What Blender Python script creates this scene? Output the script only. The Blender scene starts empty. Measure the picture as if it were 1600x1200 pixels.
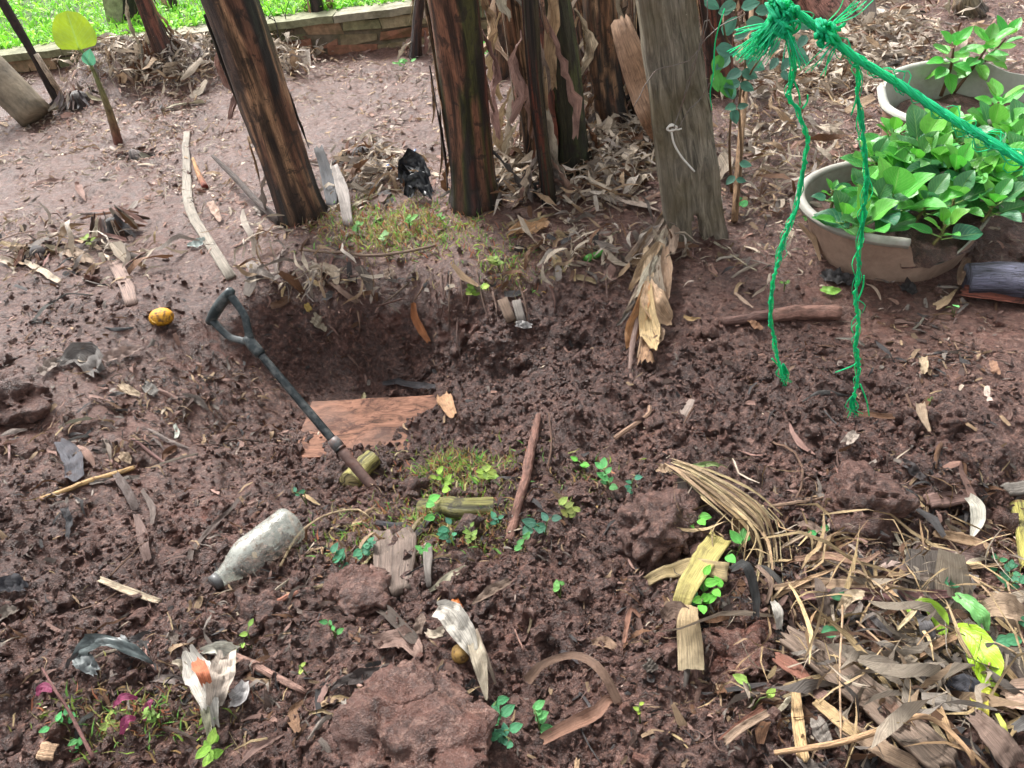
import bpy, math, random, time
import numpy as np
from mathutils import Vector, Matrix
from mathutils.bvhtree import BVHTree
T0 = time.time()
rnd = random.Random(7)
S = bpy.context.scene
COL = S.collection

# ------------------------------------------------------------ camera, sky, sun, exposure
CAMP = np.array([0.0, 0.0, 1.40]); PITCH = math.radians(38); ROLL = math.radians(8); F = 1209.0
_f = np.array([0, math.cos(PITCH), -math.sin(PITCH)]); _u0 = np.array([0, math.sin(PITCH), math.cos(PITCH)]); _r0 = np.array([1.0, 0, 0])
_u = _u0*math.cos(ROLL) + _r0*math.sin(ROLL); _r = _r0*math.cos(ROLL) - _u0*math.sin(ROLL)
cam = bpy.data.cameras.new('camera'); camo = bpy.data.objects.new('camera', cam); COL.objects.link(camo)
cam.sensor_width = 36; cam.lens = F/1600*36; cam.clip_start = 0.05; cam.clip_end = 300
camo.matrix_world = Matrix(((_r[0], _u[0], -_f[0], CAMP[0]), (_r[1], _u[1], -_f[1], CAMP[1]), (_r[2], _u[2], -_f[2], CAMP[2]), (0, 0, 0, 1)))
S.camera = camo
W = bpy.data.worlds.new('World'); S.world = W; W.use_nodes = True
nt = W.node_tree; nt.nodes.clear()
sky = nt.nodes.new('ShaderNodeTexSky'); sky.sky_type = 'NISHITA'; sky.sun_disc = False
SUN_EL, SUN_AZ = 50, -24
sky.sun_elevation = math.radians(SUN_EL); sky.sun_rotation = math.radians(SUN_AZ)
sky.air_density = 1.0; sky.dust_density = 6.0; sky.ozone_density = 1.0
hs = nt.nodes.new('ShaderNodeHueSaturation'); hs.inputs['Saturation'].default_value = 0.12
bg = nt.nodes.new('ShaderNodeBackground'); bg.inputs['Strength'].default_value = 0.14
wo = nt.nodes.new('ShaderNodeOutputWorld')
nt.links.new(sky.outputs[0], hs.inputs['Color']); nt.links.new(hs.outputs[0], bg.inputs['Color']); nt.links.new(bg.outputs[0], wo.inputs[0])
sl = bpy.data.lights.new('sun', 'SUN'); sl.energy = 2.0; sl.angle = math.radians(14); sl.color = (1, .97, .92)
so = bpy.data.objects.new('sun', sl); COL.objects.link(so)
_el, _az = math.radians(SUN_EL), math.radians(SUN_AZ)
sd = Vector((math.sin(_az)*math.cos(_el), math.cos(_az)*math.cos(_el), math.sin(_el)))
so.rotation_euler = sd.to_track_quat('Z', 'Y').to_euler()
vs = S.view_settings; vs.view_transform = 'Standard'; vs.look = 'None'; vs.exposure = 1.38; vs.gamma = 1; vs.use_curve_mapping = False

# ------------------------------------------------------------ geometry of rays
def ray(px, py):
    d = _f*F + _r*(px-800) - _u*(py-600)
    return d/np.linalg.norm(d)
def at_z(px, py, z):
    d = ray(px, py); return CAMP + d*((z-CAMP[2])/d[2])
def at_y(px, py, y):
    d = ray(px, py); return CAMP + d*((y-CAMP[1])/d[1])
def at_t(px, py, t): return CAMP + ray(px, py)*t
def project(P):
    v = P - CAMP; w = v@_f
    w = np.where(w < 1e-3, 1e-3, w)
    return 800 + F*(v@_r)/w, 600 - F*(v@_u)/w
def mpp(p): return float(np.dot(np.asarray(p)-CAMP, _f))/F       # metres per photo pixel at p

# ------------------------------------------------------------ numpy noise
def _h(ix, iy, iz, k=0):
    with np.errstate(over='ignore'):
        a = (ix.astype(np.int64).astype(np.uint32)*np.uint32(374761393) + iy.astype(np.int64).astype(np.uint32)*np.uint32(668265263)
             + iz.astype(np.int64).astype(np.uint32)*np.uint32(2147483647) + np.uint32((k*974634777+12345) & 0xffffffff))
        a = (a ^ (a >> np.uint32(13)))*np.uint32(1274126177)
        a = (a ^ (a >> np.uint32(16)))*np.uint32(2246822519); a = a ^ (a >> np.uint32(15))
    return (a & np.uint32(0xffffff)).astype(np.float32)/np.float32(16777216.0)
def vnoise(P, k=0):
    P = np.atleast_2d(P); i = np.floor(P); f = (P-i).astype(np.float32); f = f*f*(3-2*f); out = 0
    for a in (0, 1):
        for b in (0, 1):
            for c in (0, 1):
                w = (f[:, 0] if a else 1-f[:, 0])*(f[:, 1] if b else 1-f[:, 1])*(f[:, 2] if c else 1-f[:, 2])
                out = out + w*_h(i[:, 0]+a, i[:, 1]+b, i[:, 2]+c, k)
    return out
def fbm(P, k=0, o=4):
    s = 0; a = .5
    for q in range(o): s = s + a*vnoise(P*(2.03**q)+q*17.3, k+q); a *= .5
    return s/(1-.5**o)
def domes(P, k=0):
    """round lumps: 1 at a lump's centre, 0 in the joints between lumps"""
    i = np.floor(P); best = np.full(len(P), 9, np.float32)
    for a in (-1, 0, 1):
        for b in (-1, 0, 1):
            for c in (-1, 0, 1):
                X, Y, Z = i[:, 0]+a, i[:, 1]+b, i[:, 2]+c
                d = ((X+_h(X, Y, Z, k)-P[:, 0])**2 + (Y+_h(X, Y, Z, k+1)-P[:, 1])**2 + (Z+_h(X, Y, Z, k+2)-P[:, 2])**2)/(.45+.75*_h(X, Y, Z, k+3))
                best = np.minimum(best, d)
    return np.sqrt(np.clip(1-best, 0, 1))

# ------------------------------------------------------------ mesh builder
class MB:
    def __init__(s): s.v = []; s.f = []; s.c = []; s.uv = []; s.n = 0
    def add(s, v, f, c=(1, 1, 1), uv=None):
        v = np.asarray(v, float).reshape(-1, 3); m = len(v)
        c = np.asarray(c, float)
        if c.ndim == 1: c = np.tile(c, (m, 1))
        if uv is None: uv = np.zeros((m, 2))
        s.v.append(v); s.c.append(c[:, :3]); s.uv.append(np.asarray(uv, float)); s.f.extend([tuple(i+s.n for i in q) for q in f]); s.n += m
    def build(s, name, mat, parent=None, origin=None, smooth=True, label=None, cat=None, group=None, kind=None):
        V = np.concatenate(s.v); C = np.concatenate(s.c); UV = np.concatenate(s.uv)
        if parent is not None: o0 = np.array(parent['_org'])
        else: o0 = np.array(origin if origin is not None else (V[:, 0].mean(), V[:, 1].mean(), V[:, 2].min()))
        me = bpy.data.meshes.new(name); me.from_pydata((V-o0).tolist(), [], s.f)
        li = np.zeros(len(me.loops), np.int32); me.loops.foreach_get('vertex_index', li)
        me.uv_layers.new(name='UVMap').data.foreach_set('uv', UV[li].astype(np.float32).ravel())
        ca = me.color_attributes.new('tint', 'FLOAT_COLOR', 'POINT')
        ca.data.foreach_set('color', np.hstack([C, np.ones((len(C), 1))]).astype(np.float32).ravel())
        if smooth: me.polygons.foreach_set('use_smooth', [True]*len(me.polygons))
        me.materials.append(mat)
        o = bpy.data.objects.new(name, me); COL.objects.link(o)
        if parent is not None: o.parent = parent
        else: o.location = o0.tolist()
        o['_org'] = o0.tolist()
        tag(o, label, cat, group, kind); return o
def tag(o, label=None, cat=None, group=None, kind=None):
    if label: o['label'] = label
    if cat: o['category'] = cat
    if group: o['group'] = group
    if kind: o['kind'] = kind
def thing(name, label, cat, loc, group=None):
    o = bpy.data.objects.new(name, None); COL.objects.link(o); o.location = list(map(float, loc)); o.empty_display_size = .05
    o['_org'] = list(map(float, loc)); tag(o, label, cat, group); return o
def unit(a): a = np.asarray(a, float); return a/(np.linalg.norm(a)+1e-12)
def smooth(P, n):
    """Catmull-Rom through P, n points, even in arc length"""
    P = np.asarray(P, float)
    if len(P) == 2: return P[0]+(P[1]-P[0])*np.linspace(0, 1, n)[:, None]
    Q = np.vstack([2*P[0]-P[1], P, 2*P[-1]-P[-2]]); out = []
    for i in range(1, len(Q)-2):
        for t in np.linspace(0, 1, 12, endpoint=False):
            out.append(.5*((2*Q[i])+(-Q[i-1]+Q[i+1])*t+(2*Q[i-1]-5*Q[i]+4*Q[i+1]-Q[i+2])*t*t+(-Q[i-1]+3*Q[i]-3*Q[i+1]+Q[i+2])*t**3))
    out.append(Q[-2]); out = np.array(out)
    L = np.r_[0, np.cumsum(np.linalg.norm(np.diff(out, axis=0), axis=1))]; s = np.linspace(0, L[-1], n)
    return np.stack([np.interp(s, L, out[:, k]) for k in range(3)], 1)
def interp(vals, n):
    vals = np.atleast_1d(vals).astype(float)
    return np.interp(np.linspace(0, 1, n), np.linspace(0, 1, len(vals)), vals) if len(vals) > 1 else np.full(n, vals[0])
def tube(mb, P, R, n=8, col=(1, 1, 1), cap=True, rough=0, seed=0, col2=None, squash=1):
    P = np.asarray(P, float); m = len(P); R = interp(R, m)
    T = np.gradient(P, axis=0); T /= np.linalg.norm(T, axis=1)[:, None]+1e-12
    a = np.cross(T[0], [0, 0, 1.0]); a = a if np.linalg.norm(a) > .1 else np.cross(T[0], [0, 1.0, 0]); a = unit(a)
    L = np.r_[0, np.cumsum(np.linalg.norm(np.diff(P, axis=0), axis=1))]; V = []; UV = []; C = []
    for i in range(m):
        a = unit(a-T[i]*np.dot(a, T[i])); b = np.cross(T[i], a)
        for k in range(n+1):
            th = 2*math.pi*k/n; V.append(P[i]+R[i]*(a*math.cos(th)+b*math.sin(th)*squash)); UV.append((k/n, L[i]*10))
            C.append(np.asarray(col)+(0 if col2 is None else (np.asarray(col2)-np.asarray(col))*i/(m-1)))
    V = np.array(V)
    if rough:
        ctr = np.repeat(P, n+1, 0); rr = np.repeat(R, n+1)
        nz = fbm(V/np.maximum(rr.mean()*1.3, 1e-4)+seed*7.7, 3, 3)-.5
        d = V-ctr; V = V+d*(nz*2*rough)[:, None]
    f = [(i*(n+1)+k, i*(n+1)+k+1, (i+1)*(n+1)+k+1, (i+1)*(n+1)+k) for i in range(m-1) for k in range(n)]
    if cap:
        V = np.vstack([V, P[0], P[-1]]); C += [C[0], C[-1]]; UV += [(.5, 0), (.5, 0)]; e = m*(n+1)
        f += [(k+1, k, e) for k in range(n)] + [((m-1)*(n+1)+k, (m-1)*(n+1)+k+1, e+1) for k in range(n)]
    mb.add(V, f, C, UV)
def ribbon(mb, P, Wd, N, nx=4, cup=.15, ruff=.05, seed=0, col=(1, 1, 1), torn=.5, thick=0, twist=0, edge=.08, col2=None):
    P = np.asarray(P, float); m = len(P); Wd = interp(Wd, m); r = np.random.RandomState(seed % 99991)
    T = np.gradient(P, axis=0); T /= np.linalg.norm(T, axis=1)[:, None]+1e-12
    N = np.asarray(N, float); N = np.tile(N, (m, 1)) if N.ndim == 1 else N
    L = np.r_[0, np.cumsum(np.linalg.norm(np.diff(P, axis=0), axis=1))]; tw = interp([0, twist], m)
    t0 = r.uniform(-1, 1, nx+1)*torn; t1 = r.uniform(-1, 1, nx+1)*torn; V = []; UV = []; C = []
    ph = r.uniform(0, 6, 3); eL = 1+edge*np.cumsum(r.normal(0, 1, m))/2; eR = 1+edge*np.cumsum(r.normal(0, 1, m))/2
    for i in range(m):
        n = unit(N[i]-T[i]*np.dot(N[i], T[i])); s = np.cross(T[i], n); c_, s_ = math.cos(tw[i]), math.sin(tw[i]); s, n = s*c_+n*s_, n*c_-s*s_
        for j in range(nx+1):
            q = j/nx-.5; e = (np.clip(eL[i], .4, 1.5) if q < 0 else np.clip(eR[i], .4, 1.5))
            z = cup*Wd[i]*4*q*q + ruff*Wd[i]*(math.sin(j*2.1+i*.9+ph[0])+math.sin(i*1.7-j+ph[1])+.6*math.sin(i*3.1+ph[2]))
            p = P[i]+s*Wd[i]*q*e+n*z
            if i == 0: p = p-T[i]*Wd[i]*t0[j]*.6
            if i == m-1: p = p+T[i]*Wd[i]*t1[j]*.6
            V.append(p); UV.append((j/nx, L[i]*10)); C.append(np.asarray(col) if col2 is None else np.asarray(col)+(np.asarray(col2)-np.asarray(col))*i/(m-1))
    V = np.array(V); K = nx+1; wm = max(float(Wd.mean()), 1e-4); V += np.repeat(np.array([unit(N[i]) for i in range(m)]), K, 0)*((fbm(V/(wm*.7)+seed % 97, 3, 2)-.5)*wm*min(.9, ruff*5))[:, None]
    f = [(i*K+j, i*K+j+1, (i+1)*K+j+1, (i+1)*K+j) for i in range(m-1) for j in range(nx)]
    if thick:
        V2 = V-np.repeat(np.array([unit(N[i]-T[i]*np.dot(N[i], T[i])) for i in range(m)]), K, 0)*thick; o = len(V)
        f += [(a+o, d+o, c+o, b+o) for a, b, c, d in f]
        for i in range(m-1):
            f.append((i*K, (i+1)*K, (i+1)*K+o, i*K+o)); f.append((i*K+nx, i*K+nx+o, (i+1)*K+nx+o, (i+1)*K+nx))
        for j in range(nx):
            f.append((j, j+o, j+1+o, j+1)); b = (m-1)*K; f.append((b+j, b+j+1, b+j+1+o, b+j+o))
        V = np.vstack([V, V2]); C = C+C; UV = UV+UV
    mb.add(V, f, C, UV)
def leaf(mb, A, B, Wd, N, col=(1, 1, 1), bend=.15, fold=.12, ny=6, nx=4, shape=1.0, wave=.03, seed=0, blunt=.75):
    """an ovate leaf from base A to tip B"""
    A = np.asarray(A, float); B = np.asarray(B, float); T = B-A; Ln = np.linalg.norm(T)+1e-9; T = T/Ln
    n = unit(np.asarray(N, float)-T*np.dot(N, T)); s = np.cross(T, n); V = []; UV = []; K = nx+1; ph = (seed*1.7) % 6.3
    for i in range(ny+1):
        t = i/ny; w = Wd*max(.03, math.sin(math.pi*min(1, t**(.72/shape)))**blunt) if t < 1 else .02*Wd
        for j in range(K):
            q = j/nx-.5
            V.append(A+T*Ln*t+s*w*q+n*(bend*Ln*(math.sin(t*2.4)-.45*t)+fold*w*abs(q)*2-wave*0+wave*Wd*math.sin(t*9+ph)*abs(q)*2)); UV.append((j/nx, t))
    mb.add(V, [(i*K+j, i*K+j+1, (i+1)*K+j+1, (i+1)*K+j) for i in range(ny) for j in range(nx)], col, UV)
def box8(mb, c, ax, col=(1, 1, 1), jit=0, r=None):
    """box from centre and three half axes; slightly uneven"""
    V = []
    for z in (-1, 1):
        for y in (-1, 1):
            for x in (-1, 1):
                V.append(np.asarray(c)+ax[0]*x+ax[1]*y+ax[2]*z+(np.array([r.gauss(0, jit) for _ in range(3)]) if jit else 0))
    mb.add(V, [(0, 2, 3, 1), (4, 5, 7, 6), (0, 1, 5, 4), (2, 6, 7, 3), (0, 4, 6, 2), (1, 3, 7, 5)], col)
def ico(sub=1):
    import bmesh
    bm = bmesh.new(); bmesh.ops.create_icosphere(bm, subdivisions=sub, radius=1)
    v = np.array([q.co[:] for q in bm.verts]); f = [tuple(x.index for x in q.verts) for q in bm.faces]; bm.free(); return v, f
ICO1, ICO2, ICO3, ICO4 = ico(1), ico(2), ico(3), ico(4)

# ------------------------------------------------------------ materials
class NT:
    def __init__(s, name):
        s.m = bpy.data.materials.new(name); s.m.use_nodes = True; s.t = s.m.node_tree; s.t.nodes.clear()
        s.out = s.N('OutputMaterial'); s.b = s.N('BsdfPrincipled'); s.L(s.b, 0, s.out, 'Surface')
    def N(s, ty, **kw):
        n = s.t.nodes.new('ShaderNode'+ty)
        for k, v in kw.items():
            if k in n.inputs: n.inputs[k].default_value = v
            else: setattr(n, k, v)
        return n
    def L(s, a, ao, b, bi): s.t.links.new(a.outputs[ao], b.inputs[bi])
    def coord(s, kind='Object', sc=(1, 1, 1)):
        t = s.N('TexCoord'); m = s.N('Mapping'); m.inputs['Scale'].default_value = sc; s.L(t, kind, m, 'Vector'); return m
    def noise(s, co, scale, detail=4, rough=.6, dist=0):
        n = s.N('TexNoise'); n.inputs['Scale'].default_value = scale; n.inputs['Detail'].default_value = detail; n.inputs['Roughness'].default_value = rough
        n.inputs['Distortion'].default_value = dist; s.L(co, 0, n, 'Vector'); return n
    def vor(s, co, scale, feat='F1'):
        n = s.N('TexVoronoi'); n.feature = feat; n.inputs['Scale'].default_value = scale; s.L(co, 0, n, 'Vector'); return n
    def ramp(s, src, so, stops):
        r = s.N('ValToRGB'); e = r.color_ramp.elements
        while len(e) < len(stops): e.new(.5)
        for k, (p, c) in enumerate(stops): e[k].position = p; e[k].color = (*c, 1) if len(c) == 3 else c
        s.L(src, so, r, 0); return r
    def mix(s, fac, a, b, mode='MIX'):
        m = s.N('MixRGB'); m.blend_type = mode
        for i, x in enumerate((fac, a, b)):
            if isinstance(x, tuple) and not isinstance(x[0], (int, float)): s.L(x[0], x[1], m, i)
            elif i == 0: m.inputs[0].default_value = x
            else: m.inputs[i].default_value = (*x, 1)
        return m
    def math(s, op, a, b=None):
        m = s.N('Math'); m.operation = op
        for i, x in enumerate((a, b)):
            if x is None: continue
            if isinstance(x, tuple): s.L(x[0], x[1], m, i)
            else: m.inputs[i].default_value = x
        return m
    def bump(s, src, so, strength=.5, dist=.01, prev=None):
        b = s.N('Bump'); b.invert = strength < 0; b.inputs['Strength'].default_value = abs(strength); b.inputs['Distance'].default_value = dist; s.L(src, so, b, 'Height')
        if prev is not None: s.L(prev, 0, b, 'Normal')
        return b
def g(v): return (v, v, v)
def mat_fibre(name, streak=(34, 1.6, 1), rough=.62, bump=.7, lo=.5, hi=1.4, dirt=.38, dirtcol=(.06, .028, .02), trans=0, spec=.4, vein=False, blotch=32):
    """dry or green leaf, sheath, bark: the piece's own colour with fibres along its length and soil stains"""
    q = NT(name); at = q.N('Attribute', attribute_name='tint'); uv = q.coord('UV', streak); n1 = q.noise(uv, 1, 5, .65)
    r1 = q.ramp(n1, 0, [(.32, g(lo)), (.66, g(hi))]); c = q.mix(1.0, (at, 0), (r1, 0), 'MULTIPLY')
    ob = q.coord('Object'); n2 = q.noise(ob, blotch, 5, .7, .5); r2 = q.ramp(n2, 0, [(.5, g(0)), (.68, g(1))])
    df = q.math('MULTIPLY', (r2, 0), dirt); c = q.mix((df, 0), (c, 0), dirtcol)
    if vein:
        sx = q.N('SeparateXYZ'); tc = q.N('TexCoord'); q.L(tc, 'UV', sx, 0)
        ax = q.math('ABSOLUTE', (q.math('SUBTRACT', (sx, 0), .5), 0)); ph = q.math('SUBTRACT', (q.math('MULTIPLY', (sx, 1), 46), 0), (q.math('MULTIPLY', (ax, 0), 38), 0))
        sn = q.math('SINE', (ph, 0)); mid = q.ramp(ax, 0, [(0, g(1)), (.035, g(0))]); vv = q.ramp(sn, 0, [(.7, g(0)), (1, g(.35))])
        vs_ = q.mix(1.0, (mid, 0), (vv, 0), 'ADD'); c = q.mix((q.math('MULTIPLY', (vs_, 0), .45), 0), (c, 0), (.35, .6, .18))
        hsum = q.math('SUBTRACT', (n1, 0), (q.math('MULTIPLY', (vs_, 0), .6), 0)); bp = q.bump(hsum, 0, bump, .003)
    else: bp = q.bump(n1, 0, bump, .012)
    bp = q.bump(n2, 0, .4, .008, bp)
    q.L(c, 0, q.b, 'Base Color'); q.L(bp, 0, q.b, 'Normal'); q.b.inputs['Roughness'].default_value = rough; q.b.inputs['Specular IOR Level'].default_value = spec
    if trans:
        tr = q.N('BsdfTranslucent'); q.L(c, 0, tr, 0); mx = q.N('MixShader'); mx.inputs[0].default_value = trans
        q.L(q.b, 0, mx, 1); q.L(tr, 0, mx, 2); q.t.links.new(mx.outputs[0], q.out.inputs[0])
    return q.m
def mat_plain(name, scale=20, rough=.6, bump=.4, bd=.004, lo=.6, hi=1.3, dirt=.3, dirtcol=(.07, .033, .024), spec=.4, metal=0, stretch=(1, 1, 1), dscale=9):
    q = NT(name); at = q.N('Attribute', attribute_name='tint'); co = q.coord('Object', stretch); n1 = q.noise(co, scale, 6, .65)
    r1 = q.ramp(n1, 0, [(.3, g(lo)), (.7, g(hi))]); c = q.mix(1.0, (at, 0), (r1, 0), 'MULTIPLY')
    n2 = q.noise(q.coord('Object'), dscale, 6, .7); r2 = q.ramp(n2, 0, [(.48, g(0)), (.62, g(1))]); c = q.mix((q.math('MULTIPLY', (r2, 0), dirt), 0), (c, 0), dirtcol)
    bp = q.bump(n1, 0, bump, bd); q.L(c, 0, q.b, 'Base Color'); q.L(bp, 0, q.b, 'Normal')
    q.b.inputs['Roughness'].default_value = rough; q.b.inputs['Specular IOR Level'].default_value = spec; q.b.inputs['Metallic'].default_value = metal; return q.m
def mat_soil(name, attr='zone'):
    q = NT(name); co = q.coord('Object'); at = q.N('Attribute', attribute_name=attr); sp = q.N('SeparateColor'); q.L(at, 0, sp, 0)
    nA = q.noise(co, 5, 6, .65, .4); nB = q.noise(co, 60, 8, .75, .3); nC = q.noise(co, 240, 4, .75); nD = q.noise(co, 14, 5, .6, 1.0)
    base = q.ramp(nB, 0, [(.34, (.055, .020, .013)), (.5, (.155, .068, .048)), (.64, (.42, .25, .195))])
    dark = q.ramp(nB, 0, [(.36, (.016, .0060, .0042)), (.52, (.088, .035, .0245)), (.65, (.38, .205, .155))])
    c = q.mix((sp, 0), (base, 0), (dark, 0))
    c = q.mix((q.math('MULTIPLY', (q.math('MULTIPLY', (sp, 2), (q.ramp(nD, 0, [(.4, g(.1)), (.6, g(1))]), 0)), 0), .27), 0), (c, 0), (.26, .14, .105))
    red = q.ramp(nD, 0, [(.45, g(0)), (.62, g(1))]); rf = q.math('MULTIPLY', (red, 0), (q.math('ADD', (sp, 1), .28), 0)); c = q.mix((rf, 0), (c, 0), (.19, .060, .034))
    pf = q.ramp(nC, 0, [(.55, g(0)), (.63, g(1))]); pf2 = q.math('MULTIPLY', (pf, 0), (q.math('ADD', (q.math('MULTIPLY', (sp, 2), .65), 0), .15), 0)); c = q.mix((pf2, 0), (c, 0), (.42, .31, .27))
    gr = q.ramp(nA, 0, [(.42, g(0)), (.62, g(.35))]); c = q.mix((gr, 0), (c, 0), (.085, .050, .042))
    v1 = q.vor(co, 130); v2 = q.vor(co, 300)
    nE = q.noise(co, 26, 6, .7, .8); b = q.bump(nE, 0, .4, .03); b = q.bump(v1, 0, -.7, .014, b); b = q.bump(nB, 0, .95, .03, b); b = q.bump(v2, 0, -.6, .007, b); b = q.bump(nC, 0, .9, .008, b)
    rr = q.ramp(nD, 0, [(.35, g(.30)), (.65, g(.55))])
    q.L(c, 0, q.b, 'Base Color'); q.L(b, 0, q.b, 'Normal'); q.L(rr, 0, q.b, 'Roughness'); q.b.inputs['Specular IOR Level'].default_value = .75; return q.m
M_SOIL = mat_soil('soil'); M_CRUMB = mat_soil('soil_crumb', 'tint')
M_DRY = mat_fibre('dry_leaf', trans=.12)
M_STRAW = mat_fibre('straw', streak=(10, 3, 1), rough=.6, lo=.45, dirt=.5)
q = NT('banana_sheath'); at = q.N('Attribute', attribute_name='tint'); n1 = q.noise(q.coord('UV', (9, .35, 1)), 1, 4, .6, .5); n2 = q.noise(q.coord('UV', (80, 1.6, 1)), 1, 6, .75); ob = q.coord('Object'); n3 = q.noise(ob, 16, 7, .7, .6); n4 = q.noise(ob, 90, 4, .7)
r1 = q.ramp(n1, 0, [(.40, g(.3)), (.5, g(1)), (.58, g(1.6))]); r2 = q.ramp(n2, 0, [(.35, g(.35)), (.62, g(1.5))]); c = q.mix(1.0, (at, 0), (r1, 0), 'MULTIPLY'); c = q.mix(1.0, (c, 0), (r2, 0), 'MULTIPLY')
r3 = q.ramp(n3, 0, [(.54, g(0)), (.60, g(.75))]); c = q.mix((r3, 0), (c, 0), (.022, .014, .011)); r4 = q.ramp(n4, 0, [(.62, g(0)), (.68, g(.8))]); c = q.mix((r4, 0), (c, 0), (.015, .010, .009))
b_ = q.bump(n1, 0, .6, .02); b_ = q.bump(n2, 0, .8, .010, b_); b_ = q.bump(r3, 0, -.4, .006, b_); q.L(c, 0, q.b, 'Base Color'); q.L(b_, 0, q.b, 'Normal'); q.b.inputs['Roughness'].default_value = .48; M_SHEATH = q.m
M_GREEN = mat_fibre('green_leaf', streak=(3, 1, 1), rough=.30, lo=.8, hi=1.15, dirt=.06, trans=.28, spec=.5, vein=True)
M_WEED = mat_fibre('weed_leaf', streak=(3, 1, 1), rough=.5, lo=.7, hi=1.2, dirt=.12, trans=.3)
M_WOOD = mat_fibre('weathered_wood', streak=(14, .8, 1), rough=.75, lo=.45, hi=1.35, dirt=.4, dirtcol=(.045, .035, .025), bump=.6, blotch=9)
M_STICK = mat_fibre('stick_bark', streak=(9, 2, 1), rough=.75, lo=.4, hi=1.4, dirt=.6, bump=.9)
M_BRICK = mat_plain('mossy_brick', 25, .85, .6, .006, dirt=.55, dirtcol=(.075, .075, .03), dscale=7)
M_PLASTIC = mat_plain('old_plastic', 30, .5, .1, .002, lo=.85, hi=1.1, dirt=.35, dirtcol=(.2, .14, .1))
M_MUDPLASTIC = mat_plain('muddy_plastic', 34, .7, .5, .005, lo=.8, hi=1.15, dirt=.35, dirtcol=(.14, .075, .05), dscale=5)
M_BLACK = mat_plain('black_plastic', 30, .35, .15, .002, lo=.7, hi=1.2, dirt=.35, dirtcol=(.2, .2, .19), dscale=30)
M_METAL = mat_plain('worn_metal', 40, .5, .3, .002, dirt=.6, dirtcol=(.13, .05, .03), dscale=22, metal=.2)
M_ROPE = mat_fibre('green_rope', streak=(14, .6, 1), rough=.5, bump=.6, lo=.7, hi=1.3, dirt=.08, trans=.45)
M_CORD = mat_plain('white_cord', 60, .5, .2, .001, lo=.9, hi=1.1, dirt=.12)
M_PEEL = mat_plain('fruit_skin', 120, .65, .5, .003, lo=.7, hi=1.1, dirt=.9, dirtcol=(.05, .02, .012), dscale=75)
M_GRASS = mat_fibre('grass', streak=(1, 1, 1), rough=.5, lo=.8, hi=1.15, dirt=0, trans=.35)
M_TURF = mat_plain('turf', 30, .9, .6, .01, lo=.5, hi=1.4, dirt=.3, dirtcol=(.05, .035, .015))
M_FILM = mat_plain('grey_film', 60, .25, .3, .002, lo=.7, hi=1.4, dirt=.3)
q = NT('bottle_plastic'); co = q.coord('Object'); n = q.noise(co, 55, 7, .75); r = q.ramp(n, 0, [(.52, (.50, .52, .47)), (.60, (.36, .33, .28)), (.68, (.16, .08, .05))])
q.L(r, 0, q.b, 'Base Color'); q.b.inputs['Roughness'].default_value = .22; q.L(q.bump(q.noise(co, 22, 4), 0, .5, .01), 0, q.b, 'Normal')
tp = q.N('BsdfTransparent'); tp.inputs[0].default_value = (.93, .95, .92, 1); ms = q.N('MixShader'); fr = q.ramp(q.noise(co, 16, 6, .7), 0, [(.35, g(.18)), (.65, g(.58))]); q.L(fr, 0, ms, 0); q.L(tp, 0, ms, 1); q.L(q.b, 0, ms, 2); q.t.links.new(ms.outputs[0], q.out.inputs[0]); M_BOTTLE = q.m

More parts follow.
